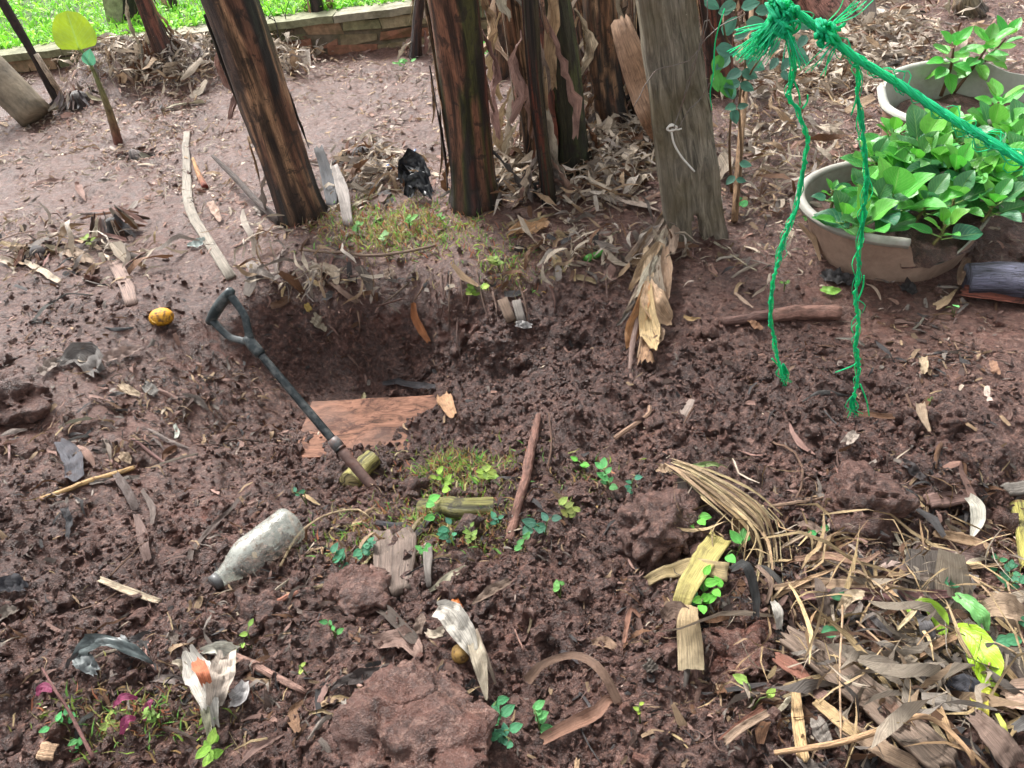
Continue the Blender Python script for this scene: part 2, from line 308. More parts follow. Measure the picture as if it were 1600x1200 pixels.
# ------------------------------------------------------------ the ground: a height surface through measured spots
CT = [  # photo column, photo row, height in metres
 (-60,100,.16),(60,92,.20),(130,84,.26),(200,75,.29),(280,64,.28),(350,57,.22),(420,62,.10),(100,140,.06),(180,125,.14),(260,110,.13),(330,100,.07),(100,170,.03),(300,150,.04),(220,150,.06),(500,95,.02),(200,250,0),(100,330,0),(350,250,0),(560,120,0),(600,200,0),(560,300,.01),(700,250,0),(900,330,.03),(850,150,0),(1000,150,0),(1200,150,0),(1200,330,0),(1600,50,0),(1500,250,0),
 (0,250,0),(0,420,.02),(150,440,.0),(250,400,0),(340,420,0),(750,330,.05),(850,300,.04),(930,230,.07),(1000,170,.09),(960,130,.08),(880,190,.06),(470,340,.02),(560,345,.04),(660,345,.05),(600,405,.02),(700,400,.03),(400,400,.0),
 (330,455,-.02),(420,452,-.01),(520,456,-.005),(600,458,-.005),(700,456,.0),(520,425,.005),(600,425,.01),(780,455,-.01),(860,450,0),(950,435,0),(1060,440,-.02),(1180,450,-.02),(1300,450,-.03),(1450,460,-.03),(1600,470,-.03),
 (370,500,-.07),(440,490,-.10),(520,490,-.105),(610,492,-.105),(700,500,-.10),(430,545,-.215),(520,545,-.245),(610,548,-.25),(695,550,-.23),(480,518,-.165),(570,518,-.175),(655,520,-.175),(480,572,-.30),(570,575,-.31),(650,575,-.31),(780,515,-.10),(870,510,-.09),(960,505,-.07),
 (390,575,-.23),(450,590,-.31),(520,598,-.345),(600,600,-.35),(675,600,-.34),(740,585,-.22),(810,570,-.17),(900,560,-.12),(1000,560,-.09),(1100,550,-.07),(1250,540,-.05),(1500,540,-.04),
 (480,650,-.35),(600,650,-.35),(700,640,-.29),(470,720,-.33),(560,720,-.33),(660,725,-.31),(560,758,-.30),(430,680,-.29),(770,650,-.19),(800,720,-.17),(900,640,-.11),(1000,700,-.08),(1100,640,-.07),(920,740,-.12),(740,735,-.22),
 (440,790,-.22),(560,800,-.21),(660,800,-.18),(770,800,-.14),(900,800,-.1),
 (300,500,-.02),(330,545,-.09),(290,600,-.11),(200,600,-.03),(100,540,.01),(370,640,-.22),(300,700,-.17),(210,700,-.06),(150,640,-.01),(60,640,.02),(0,600,.07),(350,760,-.2),(250,800,-.13),(100,800,-.06),(0,780,-.03),
 (450,870,-.12),(380,900,-.1),(600,880,-.1),(800,870,-.08),(1000,920,-.06),(1130,820,-.06),(1200,760,-.05),(1350,700,-.03),(1500,700,-.03),(1600,680,-.03),(1200,880,-.06),(1450,860,-.08),(1570,840,-.12),(1600,950,0),
 (1200,1000,-.04),(1400,960,-.01),(1500,1050,.02),(1350,1150,.02),(1200,1150,-.04),(1000,1080,-.06),(880,1080,-.09),(880,1180,-.06),(640,1130,-.01),(500,1060,-.05),(300,1040,-.05),(100,1100,-.04),(100,950,-.05),(300,950,-.08),(700,960,-.06),
 (200,1250,-.04),(700,1250,-.03),(1200,1250,-.03),(1600,1250,.03),(-300,1100,-.03),(-300,600,.02),(-400,300,0),(1900,600,-.02),(2000,900,0),(2200,1200,0),(800,1500,-.02),(0,1500,-.02),(1600,1500,0)]
CP = np.array([at_z(a, b, c) for a, b, c in CT]); CP = np.vstack([CP] + [np.array([[x, y, 0.0]]) for x, y in ((-4, 1), (-5, 4), (5, 1), (5, 4), (-3, -2), (3, -2), (0, -1.5), (-6, 9), (0, 9), (6, 9), (-2, 6), (2, 6), (-12, 0), (12, 0), (0, 14), (0, -9))])
D = np.sqrt(((CP[:, None, :2]-CP[None, :, :2])**2).sum(2)+1e-6); A = np.block([[D-np.eye(len(CP))*.004, np.ones((len(CP), 1))], [np.ones((1, len(CP))), np.zeros((1, 1))]])
WT = np.linalg.solve(A, np.r_[CP[:, 2], 0])
GX = np.linspace(-5, 5, 501); GY = np.linspace(-1.6, 7.6, 461)
GXX, GYY = np.meshgrid(GX, GY); Q = np.stack([GXX.ravel(), GYY.ravel()], 1)
GZ = np.zeros(len(Q))
for k in range(0, len(Q), 20000):
    GZ[k:k+20000] = np.sqrt(((Q[k:k+20000, None]-CP[None, :, :2])**2).sum(2)+1e-6)@WT[:-1]+WT[-1]
GZ = GZ.reshape(GXX.shape)
def base_z(x, y):
    fx = np.clip((x+5)/10*500, 0, 499.999); fy = np.clip((y+1.6)/9.2*460, 0, 459.999); ix = fx.astype(int); iy = fy.astype(int); a = fx-ix; b = fy-iy
    z = GZ[iy, ix]*(1-a)*(1-b)+GZ[iy, ix+1]*a*(1-b)+GZ[iy+1, ix]*(1-a)*b+GZ[iy+1, ix+1]*a*b
    far = np.clip((np.hypot(x, y)-6.2)/2, 0, 1); return z*(1-far)
NR = 810; AZ0, AZ1 = -66, 54
az = np.radians(np.r_[np.linspace(-180, AZ0, 22, endpoint=False), np.linspace(AZ0, -38, 75, endpoint=False), np.linspace(-38, 38, 590), np.linspace(38, AZ1, 60)[1:], np.linspace(AZ1, 180, 22)[1:]])
rs = np.r_[np.linspace(.02, .5, 60, endpoint=False), np.linspace(.5, 7.2, 2600), np.geomspace(7.4, 90, 40)]
XY = np.stack([np.sin(az)[None]*rs[:, None], np.cos(az)[None]*rs[:, None]], 2); ZZ = base_z(XY[..., 0], XY[..., 1])
dr = np.diff(rs)[:, None]; dz = np.diff(ZZ, axis=0); dist = np.sqrt(rs[1:, None]**2+1.96)
wt = np.sqrt(dr**2+(1.6*dz)**2)/dist**1.25; wt *= np.where(rs[1:, None] < .6, .3, 1)*np.where(rs[1:, None] > 7.2, .12, 1)
CU = np.vstack([np.zeros((1, len(az))), np.cumsum(wt, 0)])
RR = np.stack([np.interp(np.linspace(0, CU[-1, k], NR), CU[:, k], rs) for k in range(len(az))], 1)
GVx = RR*np.sin(az)[None]; GVy = RR*np.cos(az)[None]; GVz = base_z(GVx, GVy)
GV = np.stack([GVx, GVy, GVz], 2)
du = np.gradient(GV, axis=1); dv = np.gradient(GV, axis=0); GN = np.cross(du, dv); GN /= np.linalg.norm(GN, axis=2)[..., None]+1e-12; GN *= np.sign(GN[..., 2:3]+1e-9)
P = GV.reshape(-1, 3).astype(np.float32); Nn = GN.reshape(-1, 3)
PX, PY = project(P)
PY = np.where((P@_f) < .1, 3000, PY)
def blob(cx, cy, rx, ry, px=None, py=None):
    px = PX if px is None else px; py = PY if py is None else py
    return np.exp(-(((px-cx)/rx)**2+((py-cy)/ry)**2))
loose = np.clip(blob(980, 640, 330, 130)+blob(800, 950, 700, 230)+blob(1330, 760, 330, 140)+blob(100, 930, 260, 200)+blob(640, 740, 250, 60)*.8+blob(130, 500, 170, 60)*.5+blob(850, 520, 130, 60)*.7, 0, 1)
loose = np.clip(loose+blob(40, 1120, 280, 190), 0, 1)
loose = np.where(PY > 1150, np.maximum(loose, .8), loose)
far = np.clip((430-PY)/200, 0, 1)
compact = np.clip(blob(120, 640, 160, 90)+blob(1460, 510, 170, 45)*1.2+blob(250, 800, 160, 70)*.5+blob(1500, 330, 200, 100)*.2, 0, 1)
Pw = P+((np.stack([vnoise(P*60, 31), vnoise(P*60, 32), vnoise(P*60, 33)], 1)-.5)*.012).astype(np.float32)
gd0 = np.linalg.norm(P-CAMP, axis=1)
near = np.clip(1-(np.hypot(P[:, 0], P[:, 1])-5)/3, .0, 1)
lo2 = loose*(1-compact*.8)
d = fbm(P*4.5, 1, 3)*.05-.025 + (fbm(P*18, 5, 3)-.5)*(.012+.03*lo2)
d += (fbm(P*9, 91, 3)-.5)*.035*lo2
d += domes(Pw/.11, 15)*.038*lo2*(1+.5*blob(1150, 640, 350, 110))*np.clip(fbm(P*5, 79, 2)*4-1.8, 0, 1)
d += domes(Pw/.075, 11)*.036*lo2*np.clip(fbm(P*6, 77, 2)*3-.9, 0, 1)
d += (fbm(P*[11, 11, 11]+5, 95, 3)-.5)*.045*far*(1-compact)+domes(Pw/.07+2, 97)*.016*far*np.clip(fbm(P*3, 98, 2)*3-1.2, 0, 1)
d += domes(Pw/.040, 21)*(.006+.015*lo2)
d += domes(Pw/.019, 41)*(.005+.0085*lo2)*(1-.6*compact)
d += domes(P/.0105+3, 51)*.0045*(1-.5*compact)*np.clip(1.6-gd0/3.2, 0, 1)
d *= near*np.where(np.hypot(P[:, 0], P[:, 1]) < .3, .2, 1)
PD = P+Nn*d[:, None]
nC, nR = len(az), NR
Z = np.zeros((nR*nC, 3)); Z[:, 0] = np.clip(lo2*.85+blob(560, 545, 260, 90)*1.3, 0, 1)  # loose soil is darker; the pit back wall's shade is put into its colour
Z[:, 1] = np.clip(compact*.35+blob(300, 1010, 1, 1)+blob(320, 560, 60, 50)*.8+blob(1280, 470, 140, 40)*.5+blob(250, 330, 120, 60)*.4+blob(350, 840, 70, 50)*.9+blob(660, 505, 90, 30)*.5+blob(700, 230, 120, 60)*.25, 0, 1)
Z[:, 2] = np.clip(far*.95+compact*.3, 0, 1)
idx = np.arange(nR*nC).reshape(nR, nC); qd = np.stack([idx[:-1, :-1], idx[:-1, 1:], idx[1:, 1:], idx[1:, :-1]], 2).reshape(-1, 4)[:, ::-1]
def fast_mesh(name, V, quads, mat, cname, C, kind='structure', tri=False):
    me = bpy.data.meshes.new(name); nv = len(V); nf = len(quads); k = quads.shape[1]
    me.vertices.add(nv); me.vertices.foreach_set('co', V.astype(np.float32).ravel()); me.loops.add(nf*k); me.loops.foreach_set('vertex_index', quads.astype(np.int32).ravel())
    me.polygons.add(nf); me.polygons.foreach_set('loop_start', np.arange(nf, dtype=np.int32)*k); me.polygons.foreach_set('use_smooth', np.ones(nf, bool)); me.update(calc_edges=True)
    ca = me.color_attributes.new(cname, 'FLOAT_COLOR', 'POINT'); ca.data.foreach_set('color', np.hstack([C, np.ones((nv, 1))]).astype(np.float32).ravel())
    me.materials.append(mat); o = bpy.data.objects.new(name, me); COL.objects.link(o); o['kind'] = kind; return o
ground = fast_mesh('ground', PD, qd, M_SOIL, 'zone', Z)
print('ground', time.time()-T0)
sel = (np.hypot(PD[:, 0], PD[:, 1]).reshape(nR, nC) < 9)
sub = idx[::2, ::2]; q2 = np.stack([sub[:-1, :-1], sub[:-1, 1:], sub[1:, 1:], sub[1:, :-1]], 2).reshape(-1, 4)
used, inv = np.unique(q2, return_inverse=True); inv = inv.reshape(q2.shape)
BVH = BVHTree.FromPolygons([tuple(v) for v in PD[used].tolist()], inv.tolist())
print('bvh', time.time()-T0)
def G(px, py, lift=0.0):
    """the spot of ground seen at a photo position"""
    d_ = ray(px, py); h = BVH.ray_cast(Vector(CAMP.tolist()), Vector(d_.tolist()))
    p = np.array(h[0][:]) if h[0] is not None else at_z(px, py, 0)
    return p+np.array([0, 0, lift])
def gz(x, y):
    h = BVH.ray_cast(Vector((float(x), float(y), 3)), Vector((0, 0, -1))); return h[0][2] if h[0] is not None else 0.
def drape(pts, n, lift, stiff=False, keep=False):
    """pts: photo positions (col, row[, extra height]) laid on the ground"""
    Q_ = [G(p[0], p[1], 0)+np.array([0, 0, lift+(p[2] if len(p) > 2 else 0)]) for p in pts]; Q_ = smooth(Q_, n)
    if not stiff:
        for q_ in Q_: q_[2] = max(q_[2], gz(q_[0], q_[1])+lift)
    return Q_
def toCam(p, a=.55): return unit(np.array([0, 0, 1.0])*(1-a)+unit(CAMP-np.asarray(p))*a)
# ------------------------------------------------------------ colours of the materials (linear)
TAN = (.42, .29, .18); PALE = (.52, .43, .33); GREY = (.26, .22, .19); DG = (.07, .065, .065); BR = (.17, .085, .045); DB = (.06, .033, .024); RUST = (.33, .12, .05)
PINK = (.36, .22, .18); WHITE = (.66, .62, .54); YEL = (.55, .46, .12); GRN = (.10, .38, .07); TEAL = (.07, .27, .15); LIME = (.32, .58, .05); STRAW = (.52, .38, .20); BLK = (.02, .018, .017)
def jit(c, a=.15, r=rnd):
    k = 1+r.uniform(-a, a); return tuple(max(0, x*k*(1+r.uniform(-a, a)*.3)) for x in c)

# ------------------------------------------------------------ lawn and brick kerb wall behind
WA = at_z(0, 84, .28); WB = at_z(650, 6, .28); wd = unit((WB-WA)*[1, 1, 0]); wn = np.array([-wd[1], wd[0], 0])
def wp(s, b, z): return WA*[1, 1, 0]+wd*s+wn*b+np.array([0, 0, z])
Ls = np.linalg.norm((WB-WA)[:2]); x0, x1 = -3.2, Ls+3.5
gx, gy = np.meshgrid(np.linspace(-9, 9, 150), np.r_[np.linspace(.20, 3, 50), np.linspace(3.2, 40, 30)])
LV = WA*[1, 1, 0]+wd*(gx.ravel()+Ls/2)[:, None]+wn*gy.ravel()[:, None]; LV[:, 2] = .235+.05*fbm(LV*1.7, 3, 3)
li = np.arange(gx.size).reshape(gx.shape); lq = np.stack([li[:-1, :-1], li[:-1, 1:], li[1:, 1:], li[1:, :-1]], 2).reshape(-1, 4)
fast_mesh('lawn_ground', LV, lq, M_TURF, 'tint', np.tile([[.05, .09, .02]], (len(LV), 1)))
wall = thing('brick_kerb_wall', 'low mossy brick retaining wall along the edge of the green lawn', 'wall', wp(Ls/2, 0, 0))
mb = MB(); box8(mb, wp((x0+x1)/2, .13, .07), (wd*(x1-x0)/2, wn*.10, np.array([0, 0, .155])), (.16, .13, .09)); mb.build('mortar_core', M_BRICK, wall, smooth=False)
r = random.Random(3)
for row in range(3):
    s = x0+(row % 2)*.15
    while s < x1:
        Lb = .27+r.uniform(-.09, .12); z = -.02+row*.083
        c_ = r.choice([(.20, .19, .10), (.27, .22, .13), (.16, .17, .09), (.30, .20, .12)]) if row > 1 else r.choice([(.28, .13, .08), (.30, .17, .10), (.22, .17, .10)])
        mb = MB(); box8(mb, wp(s+Lb/2, .07+r.uniform(-.02, .012), z+.036), (wd*(Lb/2-.008), wn*.055+np.array([0, 0, r.uniform(-.006, .006)]), np.array([0, 0, .0345])+wd*r.uniform(-.008, .008)), c_, .009, r); mb.build('brick', M_BRICK, wall, smooth=False); s += Lb
s = x0
while s < x1:
    Lb = .55+r.uniform(-.1, .25); mb = MB(); V = []
    n_ = 7
    P_ = np.array([wp(s+.004+(Lb-.008)*i/(n_-1), .115, .268) for i in range(n_)])
    ribbon(mb, P_, .24, (0, 0, 1), nx=5, cup=0, ruff=.008, seed=int(s*100), col=r.choice([(.22, .22, .13), (.25, .25, .16), (.27, .25, .18)]), torn=.02, thick=.045, edge=.01)
    mb.build('coping_stone', M_BRICK, wall, smooth=False); s += Lb

# ------------------------------------------------------------ banana stems
def stem(base, top, wb, wt, pal, label, seed, dy=0.0, name='banana_plant', cat='banana plant', flare=1.5, sheaths=4, hang=3, grp=None, sink=.05, ext=1.7, sheathpal=None, dark_base=True):
    B = G(*base); Bt = at_y(top[0], top[1], B[1]+dy); ax = (Bt-B)*ext; n = 30
    rb = wb/2*mpp(B); rt = wt/2*mpp(Bt); r_ = np.random.RandomState(seed)
    t = thing(name, label, cat, B, grp)
    dirn = unit(ax); a = unit(np.cross(dirn, [0, 1, 0])); b = np.cross(dirn, a); nk = 36
    V = []; C = []; UV = []; Hh = np.linalg.norm(ax); step = r_.uniform(0, 1, 3)
    pal = np.array(pal)
    ts = np.linspace(-sink/Hh, 1, n)
    th = np.linspace(0, 2*math.pi, nk+1)
    cn = vnoise(np.stack([np.tile(np.cos(th)*2.2+seed, n), np.tile(np.sin(th)*2.2, n), np.repeat(ts*1.5, nk+1)], 1), 5).reshape(n, -1)
    rn = fbm(np.stack([np.tile(np.cos(th)*3+seed, n), np.tile(np.sin(th)*3, n), np.repeat(ts*3, nk+1)], 1), 9, 3).reshape(n, -1)
    def rad(tt): return (rb+(rt-rb)*min(1, max(tt, 0)*ext))*(1+(flare-1)*math.exp(-max(tt, 0)*Hh/.07))
    for i, tt in enumerate(ts):
        rr = rad(tt); c = B+ax*tt+np.array([.012*math.sin(tt*5+seed), 0, 0])
        for k in range(nk+1):
            sw = (th[k]*1.5/math.pi+step[0]+tt*.2) % 1
            q_ = rr*(1+.16*(sw-.5)+.34*(rn[i, k]-.5))
            V.append(c+(a*math.cos(th[k])+b*math.sin(th[k]))*q_)
            ci = pal[int(np.clip(cn[i, k]*1.5-.25, 0, .999)*len(pal))]
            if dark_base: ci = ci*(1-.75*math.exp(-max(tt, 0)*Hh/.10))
            C.append(ci); UV.append((k/nk*2, tt*Hh*10))
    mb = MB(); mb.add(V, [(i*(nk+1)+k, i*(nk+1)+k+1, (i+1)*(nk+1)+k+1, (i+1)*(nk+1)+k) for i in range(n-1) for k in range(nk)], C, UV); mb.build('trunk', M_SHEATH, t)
    sp = sheathpal or [BR, TAN, (.24, .11, .06), (.30, .20, .13)]
    for sidx in range(sheaths):
        a0 = r_.uniform(-2.6, .2)-.2; wdth = r_.uniform(.35, 1.1); s0 = r_.uniform(-.02, .12) if sidx % 2 == 0 else r_.uniform(0, .5); s1 = min(1, s0+r_.uniform(.35, .8))
        m_ = 16; mb = MB(); Vs = []; Cs = []; Us = []; kk = 7; c0 = jit(sp[sidx % len(sp)], .2); nz = r_.uniform(-1, 1, (m_, 2))
        for i in range(m_):
            tt = s0+(s1-s0)*i/(m_-1); tp = 1-.7*max(0, (i-m_+5)/5)-.5*max(0, (2-i)/2)
            for k in range(kk):
                an = a0+wdth*(.5+(k/(kk-1)-.5)*tp+.05*nz[i, 0 if k < kk/2 else 1])
                lift_ = 1.09+.16*abs(k/(kk-1)-.5)*(1 if sidx % 2 else .3)+.02*sidx
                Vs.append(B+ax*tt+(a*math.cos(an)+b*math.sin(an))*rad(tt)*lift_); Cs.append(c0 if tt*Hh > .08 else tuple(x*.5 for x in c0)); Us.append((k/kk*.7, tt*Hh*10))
        o_ = len(Vs); V2 = [v-unit(np.array(v)-(B+dirn*np.dot(np.array(v)-B, dirn)))*.004 for v in Vs]
        f = [(i*kk+k, i*kk+k+1, (i+1)*kk+k+1, (i+1)*kk+k) for i in range(m_-1) for k in range(kk-1)]
        f += [(a_+o_, d_+o_, c_+o_, b_+o_) for a_, b_, c_, d_ in f]
        for i in range(m_-1): f += [(i*kk, (i+1)*kk, (i+1)*kk+o_, i*kk+o_), (i*kk+kk-1, i*kk+kk-1+o_, (i+1)*kk+kk-1+o_, (i+1)*kk+kk-1)]
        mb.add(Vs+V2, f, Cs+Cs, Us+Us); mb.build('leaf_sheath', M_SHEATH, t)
    for h in range(int(5+wb/10) if sheaths > 1 else 1):
        an = r_.uniform(-3.0, .1); t0_ = r_.uniform(0, .75); L_ = r_.uniform(.08, .3)/Hh; fl = r_.uniform(.0, .05); aw = r_.uniform(-.3, .3); mb = MB(); pp = []
        for i in range(9):
            u_ = i/8; d_ = a*math.cos(an+aw*u_)+b*math.sin(an+aw*u_); pp.append(B+ax*(t0_+L_*(1-u_))+d_*(rad(t0_+L_*(1-u_))*1.16+fl*u_**3+.004))
        ribbon(mb, np.array(pp), [.006, .02, .018, .006], d_, nx=4, cup=.3, ruff=.08, seed=int(r_.randint(9999)), col=jit(sp[h % len(sp)], .3), torn=1, twist=r_.uniform(-.8, .8)); mb.build('torn_strip', M_SHEATH, t)
    for h in range(hang):
        an = r_.uniform(-3.0, 0.1); tt = r_.uniform(.25, .75); p0 = B+ax*tt+(a*math.cos(an)+b*math.sin(an))*rad(tt)*1.15
        L_ = min(r_.uniform(.2, .5), Hh*tt*.9); out = unit(p0-(B+ax*tt)); pp = [p0+out*.01, p0+out*.05-np.array([0, 0, L_*.35]), p0+out*.05+np.array([r_.uniform(-.04, .04), 0, -L_*.7]), p0+out*.03+np.array([r_.uniform(-.06, .06), 0, -L_])]
        mb = MB(); ribbon(mb, smooth(pp, 14), [.012, .035, .05, .02], out, nx=6, cup=.35, ruff=.16, seed=int(r_.randint(9999)), col=jit(rnd.choice([GREY, PALE, TAN, PINK])), torn=1, twist=r_.uniform(-2, 2)); mb.build('hanging_leaf', M_DRY, t)
    for h in range(hang+3 if flare > 1.2 else 2):
        an = r_.uniform(-3.3, .4); d_ = a*math.cos(an)+b*math.sin(an); z0 = r_.uniform(.05, .22); p0 = B+dirn*z0+d_*rad(z0/Hh)*1.05; e_ = B+d_*(rb*flare+r_.uniform(.02, .09)); e_[2] = gz(e_[0], e_[1])+.01
        mb = MB(); ribbon(mb, smooth([p0, (p0+e_)/2+d_*.015, e_], 12), [.012, .03, .035, .015], d_+[0, 0, .4], nx=5, cup=.3, ruff=.15, seed=int(r_.randint(9999)), col=jit(rnd.choice([GREY, PALE, DG, PINK, BR])), torn=1, twist=r_.uniform(-1.5, 1.5)); mb.build('peeling_leaf', M_DRY, t)
    return t
GRD = [(.035, .05, .015), (.015, .012, .008), (.09, .03, .018), (.02, .018, .01)]
BRN = [(.17, .085, .045), (.05, .03, .02), (.24, .14, .08), (.02, .017, .015), (.13, .06, .035), (.32, .2, .12)]
stem((477, 335), (352, 0), 66, 80, [(.025, .03, .02), (.015, .013, .012), (.13, .06, .035), (.28, .16, .09), (.06, .035, .025)], 'large leaning brown and black banana stem left of the pit', 11, sheaths=5, hang=1, flare=1.15, sheathpal=[(.33, .17, .08), (.05, .045, .03), (.22, .12, .07), (.30, .18, .10), (.03, .028, .02)])
stem((744, 318), (700, 0), 66, 80, [(.08, .06, .015), (.10, .03, .02), (.02, .014, .012), (.05, .05, .012), (.16, .07, .04)], 'thick upright banana stem with green and dark red streaks, above the middle of the bank', 12, sheaths=5, hang=2, flare=1.3, sheathpal=[(.38, .24, .15), (.20, .09, .05), (.03, .02, .018), (.28, .16, .1), (.36, .22, .13)])
stem((893, 262), (862, 0), 52, 60, [(.03, .045, .012), (.018, .022, .008), (.05, .06, .02), (.03, .03, .015)], 'dark green banana stem with blackened base, left of the wooden post', 13, sheaths=2, hang=4, flare=1.3, sheathpal=[(.16, .05, .03), (.30, .2, .13)])
stem((832, 262), (806, 0), 26, 40, BRN, 'thin brown banana stem wrapped in peeling sheath, between the two thick stems', 14, sheaths=4, hang=9, flare=1.4)
stem((856, 318), (833, 0), 18, 26, [(.03, .02, .015), (.12, .03, .015), (.05, .04, .02)], 'narrow blackish banana stem in front of the dark green stem', 15, sheaths=3, hang=8, flare=1.4)
stem((962, 205), (935, 0), 44, 50, BRN, 'background banana stem with ragged dry leaves, between green stem and wooden post', 16, sheaths=5, hang=16, flare=1.5)
stem((1010, 200), (1010, 0), 34, 40, [(.05, .03, .025), (.02, .015, .012), (.10, .05, .03)], 'dark banana stem partly hidden behind the wooden post', 17, sheaths=4, hang=10)
stem((1128, 150), (1112, 0), 36, 44, [(.16, .05, .03), (.06, .03, .02), (.10, .04, .03)], 'reddish brown banana stem behind the right edge of the wooden post', 18, sheaths=3, hang=6)
stem((925, 150), (905, 0), 24, 28, BRN, 'slim brown banana stem directly right of the dark green stem', 31, sheaths=3, hang=14)
stem((985, 130), (968, 0), 26, 28, [(.05, .03, .02), (.10, .05, .03)], 'slim dark banana stem left of the big tan sheath', 32, sheaths=3, hang=14)
stem((1185, 60), (1176, 0), 24, 28, [(.12, .05, .03), (.06, .03, .02)], 'far reddish banana stem behind the leafy vine', 33, sheaths=2, hang=6)
stem((648, 90), (660, -10), 14, 16, [(.03, .02, .02), (.08, .04, .03)], 'thin black stem seen just left of the thick middle stem', 34, sheaths=2, hang=3)
stem((780, 120), (772, 0), 22, 26, BRN, 'short brown stem behind the thick middle banana stem', 19, sheaths=3, hang=9)
stem((1300, 45), (1275, 0), 60, 72, [(.42, .22, .18), (.45, .32, .2), (.3, .12, .1)], 'pale pinkish banana stem behind the green rope knot', 20, sheaths=2, hang=2, flare=1.2)
stem((1516, 22), (1512, 0), 30, 32, [(.3, .25, .15), (.25, .18, .11)], 'small tan stem base at the upper right', 21, sheaths=1, hang=0)
stem((212, 70), (198, -20), 34, 26, [(.02, .014, .012), (.05, .03, .025)], 'black rotten banana stump beside the pale concrete post', 22, sheaths=2, hang=2, flare=1.8)
stem((268, 95), (222, 0), 26, 26, [(.16, .06, .04), (.06, .03, .025), (.1, .045, .03)], 'thin reddish banana stem leaning over the upper left litter heap', 23, sheaths=2, hang=4, flare=1.6)
stem((506, 66), (490, 0), 24, 18, [(.02, .013, .012), (.05, .03, .025)], 'small black banana stump in front of the brick wall', 24, sheaths=3, hang=3, flare=2.2)
stem((286, 60), (268, 0), 14, 12, [(.05, .03, .025)], 'thin dark shoot next to the reddish leaning stem', 25, sheaths=0, hang=1)

# pale concrete post, leaning log and long dark cane, upper left
def plank(name, label, cat, c4b, c4t, thick, col, m, nx=8, ny=26, rough_=.02, seed=0, notch=None, parts=False):
    """board standing up between two bottom corners and two top corners (world points), front face towards the camera"""
    c4b = np.array(c4b); c4t = np.array(c4t); N_ = unit(np.cross(c4b[1]-c4b[0], c4t[0]-c4b[0])); N_ = N_ if np.dot(N_, CAMP-c4b[0]) > 0 else -N_
    V = []; UV = []; f = []; off = 0; rr = np.random.RandomState(seed); jt = rr.uniform(-1, 1, (nx+1)); H_ = np.linalg.norm(c4t[0]-c4b[0]); Wd_ = np.linalg.norm(c4b[1]-c4b[0])
    for side in (0, 1):
        for i in range(ny+1):
            for j in range(nx+1):
                u_, v_ = j/nx, i/ny; p = (c4b[0]*(1-u_)+c4b[1]*u_)*(1-v_)+(c4t[0]*(1-u_)+c4t[1]*u_)*v_
                V.append(p-N_*thick*side); UV.append((u_+side*.3, v_*H_*10))
    V = np.array(V); V += N_*((fbm(V*14+seed, 2, 4)-.5)*rough_)[:, None]
    e = .5-np.abs(np.array(UV)[:, 0] % 1-.5)
    V += ((c4b[1]-c4b[0])*.05)*((vnoise(V*9, 4)-.5)*1.0)[:, None]
    K = nx+1; M_ = (ny+1)*K; keep = lambda i, j: not (notch and notch(j/nx, i/ny))
    for i in range(ny):
        for j in range(nx):
            if not keep(i, j): continue
            a_, b_, c_, d_ = i*K+j, i*K+j+1, (i+1)*K+j+1, (i+1)*K+j; f += [(a_, b_, c_, d_), (a_+M_, d_+M_, c_+M_, b_+M_)]
            for (ii, jj, e0, e1) in ((i, j-1, d_, a_), (i, j+1, b_, c_), (i-1, j, a_, b_), (i+1, j, c_, d_)):
                if ii < 0 or jj < 0 or ii >= ny or jj >= nx or not keep(ii, jj): f.append((e1, e0, e0+M_, e1+M_))
    mb = MB(); mb.add(V, f, col, UV); return mb, N_
B0, B1 = G(1053, 384), G(1140, 372); B1 = B1*[1, 0, 1]+[0, B0[1]+.02, 0]; B0[2] = B1[2] = min(B0[2], B1[2])-.04
yv = B0[1]; T0_ = at_y(1003, 0, yv); T1_ = at_y(1088, 0, yv+.02); T0_ = B0+(T0_-B0)*1.8; T1_ = B1+(T1_-B1)*1.8
post = thing('wooden_post', 'broad weathered grey wooden post with a rotten notch at its foot', 'post', (B0+B1)/2)
mb, PN = plank('x', '', '', (B0, B1), (T0_, T1_), .07, (.19, .165, .125), M_WOOD, nx=20, ny=70, rough_=.03, seed=5, notch=lambda u_, v_: (.36 < u_ < .58 and v_ < .10-.35*abs(u_-.47)) or (u_ < .34 and v_ < .012))
q = NT('post_wood'); at = q.N('Attribute', attribute_name='tint'); uv = q.coord('UV', (9, .55, 1)); n1 = q.noise(uv, 1, 8, .72, 1.2); r1 = q.ramp(n1, 0, [(.34, g(.28)), (.5, g(.9)), (.64, g(1.7))])
c = q.mix(1.0, (at, 0), (r1, 0), 'MULTIPLY'); n2 = q.noise(q.coord('Object'), 4, 5, .6); r2 = q.ramp(n2, 0, [(.42, g(0)), (.6, g(.6))]); c = q.mix((r2, 0), (c, 0), (.10, .075, .03))
cr = q.noise(q.coord('UV', (16, .25, 1)), 1, 3, .5); r3 = q.ramp(cr, 0, [(.30, g(1)), (.345, g(0))]); c = q.mix((r3, 0), (c, 0), (.012, .009, .006))
w_ = q.noise(q.coord('Object'), 70, 4, .7); r4 = q.ramp(w_, 0, [(.68, g(0)), (.74, g(.7))]); c = q.mix((r4, 0), (c, 0), (.4, .37, .3))
b_ = q.bump(n1, 0, .8, .006); b_ = q.bump(r3, 0, -.9, .008, b_); q.L(c, 0, q.b, 'Base Color'); q.L(b_, 0, q.b, 'Normal'); q.b.inputs['Roughness'].default_value = .8; M_POST = q.m
mb.build('post_board', M_POST, post)
yp_ = B0[1]+.16; mb = MB(); Ps = smooth([at_y(968, 30, yp_+.05), at_y(985, 80, yp_), at_y(1008, 135, yp_-.01), at_y(1030, 190, yp_-.03), G(1044, 236, .02)], 22)
